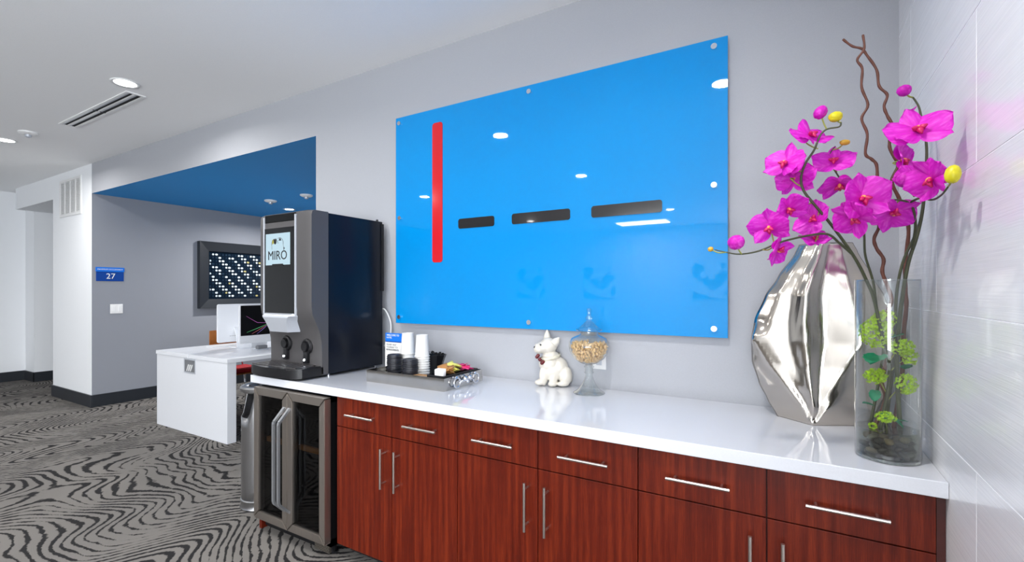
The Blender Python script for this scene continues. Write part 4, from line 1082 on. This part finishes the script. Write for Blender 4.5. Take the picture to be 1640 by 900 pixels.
random.seed(5); placed = []; pb = None; cnt = 0; tries = 0
while cnt < 46 and tries < 60000:
    tries += 1
    rr = (gr - 0.024) * math.sqrt(random.random()); a = random.uniform(0, 2 * PI); z = gz + 0.021 + random.random() ** 1.3 * 0.05
    p = Vector((gx + rr * math.cos(a), gy + rr * math.sin(a), z))
    if any(Vector(((p - q).x, (p - q).y, (p - q).z * 1.5)).length < 0.0225 for q in placed): continue
    placed.append(p)
    if pb is None:
        bm = bmesh.new(); ball(bm, (0, 0, 0), 1, 0.019, 0.0135, 0.0095, 2)
        for v in bm.verts: v.co += v.co.normalized() * 0.0018 * noise.noise(v.co * 90)
        pb = ob('river_pebble', bm, M['pebble'], smooth=True, local=True); o = pb
    else: o = pb.copy(); COL.objects.link(o)
    o.location = p; o.rotation_euler = (random.uniform(-0.5, 0.5), random.uniform(-0.5, 0.5), random.uniform(0, 6)); sc_ = random.uniform(0.8, 1.1); o.scale = (sc_, sc_, sc_)
    cnt += 1
    tag(o, 'smooth river pebble under water in the glass cylinder', 'pebble', 'pebbles in the glass cylinder')

# ================================================================== STEMS, BRANCHES, ORCHIDS
def path(pp, sub=6): return spline([ptY(*p) for p in pp], sub)
def limit_in_vase(pts):
    out = []
    for p in pts:
        p = p.copy()
        if p.z < gz + gh + 0.01:
            d = Vector((p.x - gx, p.y - gy, 0)); 
            if d.length > gr - 0.012: d *= (gr - 0.012) / d.length; p.x = gx + d.x; p.y = gy + d.y
        out.append(p)
    return out
FLEX = (gx, gy, gz + 0.06)
def vase_root(dx=0, dy=0, z=0.085): return Vector((gx + dx, gy + dy, gz + z))

# curly willow
def willow(label, pp, root):
    pts = [vase_root(*root)] + limit_in_vase([ptY(*p) for p in pp]); q = spline(pts, 6); n = len(q)
    rad = [0.0062 - 0.0028 * i / n + 0.0004 * math.sin(i * 1.3) for i in range(n)]
    bm = bmesh.new(); tube(bm, q, rad, 10)
    return tag(ob('willow_branch', bm, M['willow'], smooth=True, origin=pts[0]), label, 'branch', 'curly willow branches in the glass cylinder')
willow('brown curly willow branch whose tip is highest, ending straight up', [(1418, 640, 1.86), (1412, 612, 1.86), (1420, 575, 1.86), (1418, 540, 1.86), (1424, 518, 1.86), (1421, 500, 1.86), (1428, 480, 1.86), (1420, 455, 1.86), (1413, 435, 1.86), (1415, 415, 1.86), (1404, 398, 1.86), (1400, 382, 1.86), (1408, 362, 1.86), (1403, 345, 1.86), (1396, 318, 1.86), (1404, 292, 1.86), (1404, 265, 1.86), (1396, 255, 1.86), (1386, 246, 1.86), (1389, 215, 1.86), (1380, 190, 1.86), (1390, 168, 1.86), (1380, 140, 1.86), (1381, 110, 1.86), (1373, 96, 1.86), (1384, 78, 1.86), (1382, 56, 1.86)], (-0.03, 0.01))
willow('thinner curly willow branch bending left at its tip', [(1446, 600, 1.9), (1448, 560, 1.9), (1452, 525, 1.9), (1460, 490, 1.9), (1456, 460, 1.9), (1450, 420, 1.9), (1455, 375, 1.9), (1452, 350, 1.9), (1440, 318, 1.9), (1428, 290, 1.9), (1438, 265, 1.9), (1426, 240, 1.9), (1425, 225, 1.9), (1431, 205, 1.9), (1421, 185, 1.9), (1416, 170, 1.9), (1421, 152, 1.9), (1408, 138, 1.9), (1404, 112, 1.9), (1388, 88, 1.9), (1380, 78, 1.9), (1365, 74, 1.9), (1350, 63, 1.9)], (0.02, 0.03))

# petals: a few shared meshes
def petal_mesh(name, L, Wd, cup, bend, ruff, seed, tip=0.75):
    bm = bmesh.new(); nu, nv = 9, 7; g = []
    for i in range(nu + 1):
        u = math.sin(PI / 2 * i / nu) ** 1.15; sv_ = u ** tip; w = Wd * 0.5 * max(0.0, 1 - (2 * sv_ - 1) ** 2) ** 0.55
        w = max(w, Wd * (0.10 if i == 0 else 0.04))
        row = []
        for j in range(nv + 1):
            v = j / nv * 2 - 1
            x = w * v; y = L * u * (1 - 0.10 * v * v * u)
            z = -cup * Wd * v * v * math.sin(PI * u) + bend * L * u * u + ruff * math.sin(v * 5 + seed * 3 + u * 6) * abs(v) * u
            z += 0.0016 * math.cos(v * PI * 1.0) * math.sin(PI * u)
            row.append(bm.verts.new((x, y, z)))
        g.append(row)
    for i in range(nu):
        for j in range(nv): bm.faces.new([g[i][j], g[i][j + 1], g[i + 1][j + 1], g[i + 1][j]])
    finish(bm); me = bpy.data.meshes.new(name); bm.to_mesh(me); bm.free(); me.materials.append(M['petal'])
    for p in me.polygons: p.use_smooth = True
    return me
PET = [petal_mesh('petal', 0.064, 0.080, 0.09, 0.08, 0.004, s, 0.9) for s in range(3)]
SEP = [petal_mesh('petal', 0.062, 0.046, 0.12, 0.12 + 0.05 * s, 0.002, s, 0.85) for s in range(3)]
bm = bmesh.new()
for a, l in ((-90, 0.020), (-20, 0.014), (200, 0.014)):
    tube(bm, [(0, 0, 0.004), (0.5 * l * math.cos(R(a)), 0.5 * l * math.sin(R(a)), 0.012), (l * math.cos(R(a)), l * math.sin(R(a)), 0.018 if a > -90 else 0.010)], [0.005, 0.0065, 0.0018], 8)
finish(bm); LIP = bpy.data.meshes.new('lip'); bm.to_mesh(LIP); bm.free(); LIP.materials.append(M['orchid_lip'])
bm = bmesh.new(); ball(bm, (0, 0.002, 0.006), 0.0055, 1, 1, 1.6, 2); finish(bm); CORE = bpy.data.meshes.new('flower'); bm.to_mesh(CORE); bm.free(); CORE.materials.append(M['orchid_core'])
for me in (LIP, CORE):
    for p in me.polygons: p.use_smooth = True
def flower(spray, px, py, Y, az=0, el=0, roll=0, size=1.0, stem_to=None, fold=0.0, seed=0):
    pos = ptY(px, py, Y)
    tocam = (Vector((0, 0, CH)) - pos).normalized()
    f = (Matrix.Rotation(R(az), 3, 'Z') @ tocam); side = f.cross(Vector((0, 0, 1))).normalized()
    f = (Matrix.Rotation(R(el), 3, side) @ f).normalized()
    xax = Vector((0, 0, 1)).cross(f)
    if xax.length < 0.1: xax = side
    xax.normalize(); yax = f.cross(xax).normalized()
    m3 = Matrix((xax, yax, f)).transposed().to_4x4() @ Matrix.Rotation(R(roll), 4, 'Z')
    core = link('flower', CORE, spray)
    core.matrix_local = Matrix.Translation(pos - ORG[spray.name]) @ m3 @ Matrix.Scale(size * 1.0, 4); ORG[core.name] = pos
    rnd = random.Random(seed + int(px))
    spec = [(0, SEP), (128, SEP), (-128, SEP), (72, PET), (-72, PET)]
    for k, (a, lst) in enumerate(spec):
        me = lst[(k + seed) % 3]; pt = link('petal', me, core)
        tilt = (rnd.uniform(-8, 10) + fold * (26 if lst is PET else 14))
        pt.matrix_local = Matrix.Rotation(R(a + rnd.uniform(-7, 7)), 4, 'Z') @ Matrix.Translation((0, 0.002, 0.002 if lst is PET else 0.0)) @ Matrix.Rotation(R(tilt), 4, 'X')
    link('lip', LIP, core)
    if stem_to:
        bm = bmesh.new(); q = ptY(*stem_to); back = pos - f * 0.02 * size
        tube(bm, spline([pos, back, (back + q) / 2 + Vector((0, 0, -0.004)), q], 4), [0.002] * 13, 6)
        bmesh.ops.transform(bm, matrix=Matrix.Translation(-ORG[spray.name]), verts=bm.verts)
        ob('pedicel', bm, M['stem_light'], spray, True, local=True)
def bud(spray, px, py, Y, mat, rx, rz_, tilt=0, stem_to=None, nm='bud'):
    pos = ptY(px, py, Y); bm = bmesh.new()
    rot = Matrix.Rotation(YAW, 4, 'Z') @ Matrix.Rotation(R(tilt), 4, 'Y')
    for a in range(3):
        r3 = rot @ Matrix.Rotation(a * 2 * PI / 3, 4, 'Z')
        ball(bm, pos + r3 @ Vector((rx * 0.22, 0, 0)), 1.0, rx * 0.82, rx * 0.9, rz_, 2, r3)
    o = ob(nm, bm, mat, spray, True)
    if stem_to:
        q = ptY(*stem_to); bm = bmesh.new(); tube(bm, spline([q, (q + pos) / 2 + Vector((0, 0, -0.006)), pos], 4), [0.0022] * 9, 6)
        ob('pedicel', bm, M['stem_light'], spray, True)
def spray(label, stems, root):
    rp = vase_root(*root); t_ = thing('orchid_spray', label, 'orchid', rp, 'magenta orchid sprays in the glass cylinder')
    for k, (pp, r0, r1, fromroot) in enumerate(stems):
        pts = limit_in_vase([ptY(*p) for p in pp])
        if fromroot: pts = [rp] + pts
        q = spline(pts, 6); n = len(q); bm = bmesh.new(); tube(bm, q, [r0 + (r1 - r0) * i / (n - 1) for i in range(n)], 8)
        ob('stem', bm, M['stem_green'], t_, True)
    return t_
# left spray: tall arching stem plus low branch reaching over the silver vase
s = spray('orchid spray arching left, yellow-green bud at its top', [
    ([(1425, 600, 1.84), (1413, 540, 1.83), (1400, 480, 1.82), (1388, 450, 1.80), (1372, 418, 1.77), (1350, 385, 1.74), (1325, 352, 1.71), (1302, 325, 1.69), (1287, 305, 1.68), (1283, 285, 1.68), (1290, 262, 1.68), (1304, 240, 1.68), (1313, 218, 1.68), (1324, 207, 1.68), (1344, 203, 1.68), (1347, 196, 1.68)], 0.0055, 0.0022, True),
    ([(1366, 408, 1.76), (1345, 390, 1.73), (1325, 375, 1.70), (1290, 378, 1.66), (1250, 388, 1.62), (1215, 402, 1.60), (1185, 407, 1.58), (1163, 404, 1.57), (1145, 400, 1.57)], 0.004, 0.0016, False)], (-0.02, -0.02))
bud(s, 1314, 180, 1.68, M['petal'], 0.017, 0.021, 35, (1324, 207, 1.68), 'closed_flower'); bud(s, 1338, 187, 1.68, M['bud_yellow'], 0.015, 0.019, 80, (1347, 196, 1.68))
flower(s, 1297, 218, 1.685, 40, 55, 8, 1.02, (1310, 238, 1.68), 0, 1)
flower(s, 1258, 262, 1.66, -25, 30, -12, 1.0, (1287, 275, 1.68), 0.3, 2)
flower(s, 1272, 287, 1.70, 150, 10, 0, 1.0, (1287, 300, 1.68), 0, 3)
flower(s, 1262, 335, 1.66, 35, -15, 25, 0.92, (1300, 325, 1.69), 0.7, 4)
flower(s, 1303, 352, 1.72, -30, 25, 60, 0.95, (1312, 335, 1.70), 0.4, 5)
flower(s, 1232, 364, 1.61, -10, -18, 5, 0.95, (1240, 390, 1.615), 0.2, 6)
flower(s, 1246, 400, 1.63, 60, -25, 160, 0.85, (1222, 400, 1.60), 0.2, 7)
flower(s, 1304, 384, 1.72, 25, 60, 20, 0.78, (1310, 378, 1.68), 0, 8)
bud(s, 1179, 388, 1.575, M['petal'], 0.022, 0.024, 70, (1188, 407, 1.58), 'closed_flower'); bud(s, 1138, 399, 1.57, M['bud_orange'], 0.0075, 0.0085, 80, (1163, 404, 1.57))
# middle spray, behind
s = spray('middle orchid spray with small orange bud above two flowers', [
    ([(1415, 560, 1.90), (1405, 500, 1.91), (1398, 450, 1.90), (1386, 410, 1.88), (1384, 375, 1.86), (1380, 345, 1.83), (1370, 315, 1.80), (1352, 295, 1.78), (1340, 278, 1.77), (1331, 262, 1.76), (1330, 245, 1.76), (1338, 234, 1.76)], 0.0045, 0.0014, True)], (-0.04, 0.02))
bud(s, 1353, 228, 1.76, M['bud_orange'], 0.0085, 0.0155, 88, (1333, 240, 1.76))
flower(s, 1335, 259, 1.74, 0, 48, 0, 0.95, (1340, 275, 1.77), 0.1, 9)
flower(s, 1345, 295, 1.74, -5, -52, 0, 0.98, (1360, 302, 1.79), 0.5, 10)
flower(s, 1381, 318, 1.60, 25, 12, 10, 1.12, (1376, 330, 1.80), 0.7, 11)
flower(s, 1370, 348, 1.61, -35, -32, 40, 1.0, (1380, 345, 1.83), 0.3, 12)
# right spray
s = spray('orchid spray by the tile wall with large yellow bud', [
    ([(1436, 580, 1.82), (1440, 520, 1.80), (1446, 470, 1.79), (1455, 420, 1.78), (1468, 380, 1.77), (1477, 340, 1.76), (1481, 300, 1.76), (1484, 255, 1.76), (1483, 225, 1.76), (1476, 190, 1.76), (1471, 170, 1.76), (1462, 156, 1.76)], 0.0062, 0.0024, True),
    ([(1461, 400, 1.775), (1466, 365, 1.74), (1464, 340, 1.71), (1458, 324, 1.69)], 0.004, 0.003, False),
    ([(1458, 324, 1.69), (1437, 320, 1.68), (1415, 322, 1.67)], 0.003, 0.002, False),
    ([(1458, 324, 1.69), (1474, 317, 1.66), (1493, 320, 1.63), (1508, 312, 1.48), (1519, 298, 1.44)], 0.0034, 0.002, False),
    ([(1483, 266, 1.76), (1465, 267, 1.76), (1450, 265, 1.76)], 0.0024, 0.0018, False)], (0.03, -0.01))
bud(s, 1448, 145, 1.75, M['petal'], 0.016, 0.018, 80, (1462, 156, 1.76), 'closed_flower')
flower(s, 1470, 210, 1.52, 8, 48, 12, 1.12, (1480, 205, 1.76), 0.2, 13)
flower(s, 1446, 200, 1.78, 75, 0, 0, 0.85, (1476, 190, 1.76), 0.4, 14)
flower(s, 1443, 258, 1.76, 72, 15, 20, 0.98, (1465, 267, 1.76), 0.3, 15)
bud(s, 1452, 286, 1.66, M['petal'], 0.020, 0.024, 70, (1464, 315, 1.69), 'closed_flower')
flower(s, 1492, 287, 1.50, -50, -12, 15, 0.95, (1480, 300, 1.74), 0.4, 16)
flower(s, 1430, 340, 1.70, 20, -35, 170, 1.0, (1440, 320, 1.68), 0.3, 17)
flower(s, 1462, 290, 1.68, 15, 25, -40, 0.8, (1482, 290, 1.76), 0.1, 18)
bud(s, 1526, 279, 1.40, M['bud_yellow'], 0.0145, 0.0205, 8, (1519, 298, 1.44))
# extra lone stem next to the right spray
s = spray('slim bare green twig rising beside the right orchid spray', [([(1432, 570, 1.86), (1434, 520, 1.85), (1436, 470, 1.84), (1446, 420, 1.83), (1466, 375, 1.82), (1478, 335, 1.81), (1474, 300, 1.80)], 0.005, 0.003, True)], (0.0, 0.03))
s['category'] = 'twig'; del s['group']
s.name = 'bare_twig'

# green snowball flowers and leaves inside the cylinder
def floret_head(bm, c, r, n, seed, sq=1.0):
    rnd = random.Random(seed)
    for k in range(n):
        d = Vector((rnd.gauss(0, 1), rnd.gauss(0, 1), rnd.gauss(0, 1))).normalized(); p = Vector(c) + Vector((d.x, d.y, d.z * sq)) * r * rnd.uniform(0.72, 1.08)
        m3 = d.to_track_quat('Z', 'Y').to_matrix() @ Matrix.Rotation(rnd.uniform(0, 6), 3, 'Z'); s_ = rnd.uniform(0.0032, 0.0048); m3 = m3 @ Matrix.Rotation(rnd.uniform(-0.6, 0.6), 3, 'X')
        ctr = bm.verts.new(p - d * 0.002)
        for q in range(5):
            a = q * 2 * PI / 5
            v = [p + m3 @ Vector((s_ * rr_ * math.cos(a + aa), s_ * rr_ * math.sin(a + aa), hh)) for rr_, aa, hh in ((0.8, -0.5, 0.001), (1.25, 0, 0.0022), (0.8, 0.5, 0.001))]
            bm.faces.new([ctr] + [bm.verts.new(x) for x in v])
def leaf_bm(c, dirv, L, Wd, seed=0):
    rnd = random.Random(seed); bm = bmesh.new(); d = Vector(dirv).normalized(); q = d.to_track_quat('Y', 'Z').to_matrix(); nu = 8; g = []
    for i in range(nu + 1):
        u = i / nu; w = Wd * 0.5 * math.sin(PI * min(1, 0.05 + u * 0.95) ** 0.8) ** 0.6 * (1 + (0.10 if i % 2 else -0.04))
        g.append([bm.verts.new(Vector(c) + q @ Vector((w * v, L * u, -0.25 * L * u * u + 0.12 * Wd * v * v))) for v in (-1, -0.5, 0, 0.5, 1)])
    for i in range(nu):
        for j in range(4): bm.faces.new([g[i][j], g[i][j + 1], g[i + 1][j + 1], g[i + 1][j]])
    return bm
def sprig(label, heads, leaves):
    c0 = vase_root(0, 0, 0.09)
    t_ = thing('hydrangea_sprig', label, 'flower', c0, 'lime green blossoms inside the glass cylinder')
    cs = []
    for k, (px, py, Y, r, n, sq) in enumerate(heads):
        c = ptY(px, py, Y); d = Vector((c.x - gx, c.y - gy, 0)); mxr = gr - 0.008 - r
        if d.length > mxr: d *= max(0.001, mxr) / d.length; c.x = gx + d.x; c.y = gy + d.y
        bm = bmesh.new(); floret_head(bm, c, r, n, k + int(px), sq); ob('blossom', bm, M['lime'], t_); cs.append(c)
        bm = bmesh.new(); tube(bm, spline([c, c + Vector((gx - c.x, gy - c.y, -0.05)) * 0.5, Vector((gx, gy, max(gz + 0.09, c.z - 0.06)))], 4), 0.0018, 6); ob('stem', bm, M['stem_light'], t_, True)
    for k, (px, py, Y, dv, L, Wd) in enumerate(leaves):
        c = ptY(px, py, Y); d = Vector((c.x - gx, c.y - gy, 0)); 
        if d.length > gr * 0.5: d *= gr * 0.5 / d.length; c.x = gx + d.x; c.y = gy + d.y
        dv3 = RT * dv[0] + FW * dv[1] + Vector((0, 0, dv[2])); ob('leaf', leaf_bm(c, dv3, L, Wd, k), M['leaf_teal'], t_, True)
sprig('largest lime blossom cluster, upper left inside glass cylinder', [(1398, 533, 1.82, 0.040, 300, 1.1), (1418, 512, 1.86, 0.032, 190, 0.9)], [(1424, 545, 1.79, (0.3, -0.2, 0.3), 0.04, 0.045), (1400, 570, 1.79, (-0.5, -0.3, -0.1), 0.06, 0.06)])
sprig('lime blossom at the right side inside the glass cylinder, upper', [(1452, 556, 1.80, 0.030, 190, 0.8), (1468, 572, 1.82, 0.020, 90, 1.2)], [(1452, 580, 1.84, (0.3, 0.2, 0.0), 0.03, 0.03)])
sprig('lime blossom at mid height on the left in glass cylinder', [(1396, 602, 1.80, 0.028, 170, 0.8)], [(1402, 625, 1.82, (-0.2, -0.2, -0.4), 0.035, 0.03)])
sprig('lime blossom low on the right in the glass cylinder', [(1454, 615, 1.82, 0.027, 160, 1.1)], [(1458, 592, 1.83, (0.3, 0.1, 0.2), 0.03, 0.03)])
sprig('lowest lime blossom with teal leaves lying at the waterline', [(1418, 668, 1.79, 0.024, 110, 0.6), (1398, 682, 1.80, 0.010, 30, 0.8)], [(1412, 662, 1.79, (0.0, -0.3, -0.35), 0.032, 0.036), (1430, 672, 1.79, (0.2, -0.2, -0.15), 0.035, 0.03), (1445, 676, 1.80, (0.5, 0.1, 0.05), 0.03, 0.028), (1395, 650, 1.82, (-0.4, 0.1, 0.2), 0.03, 0.035)])
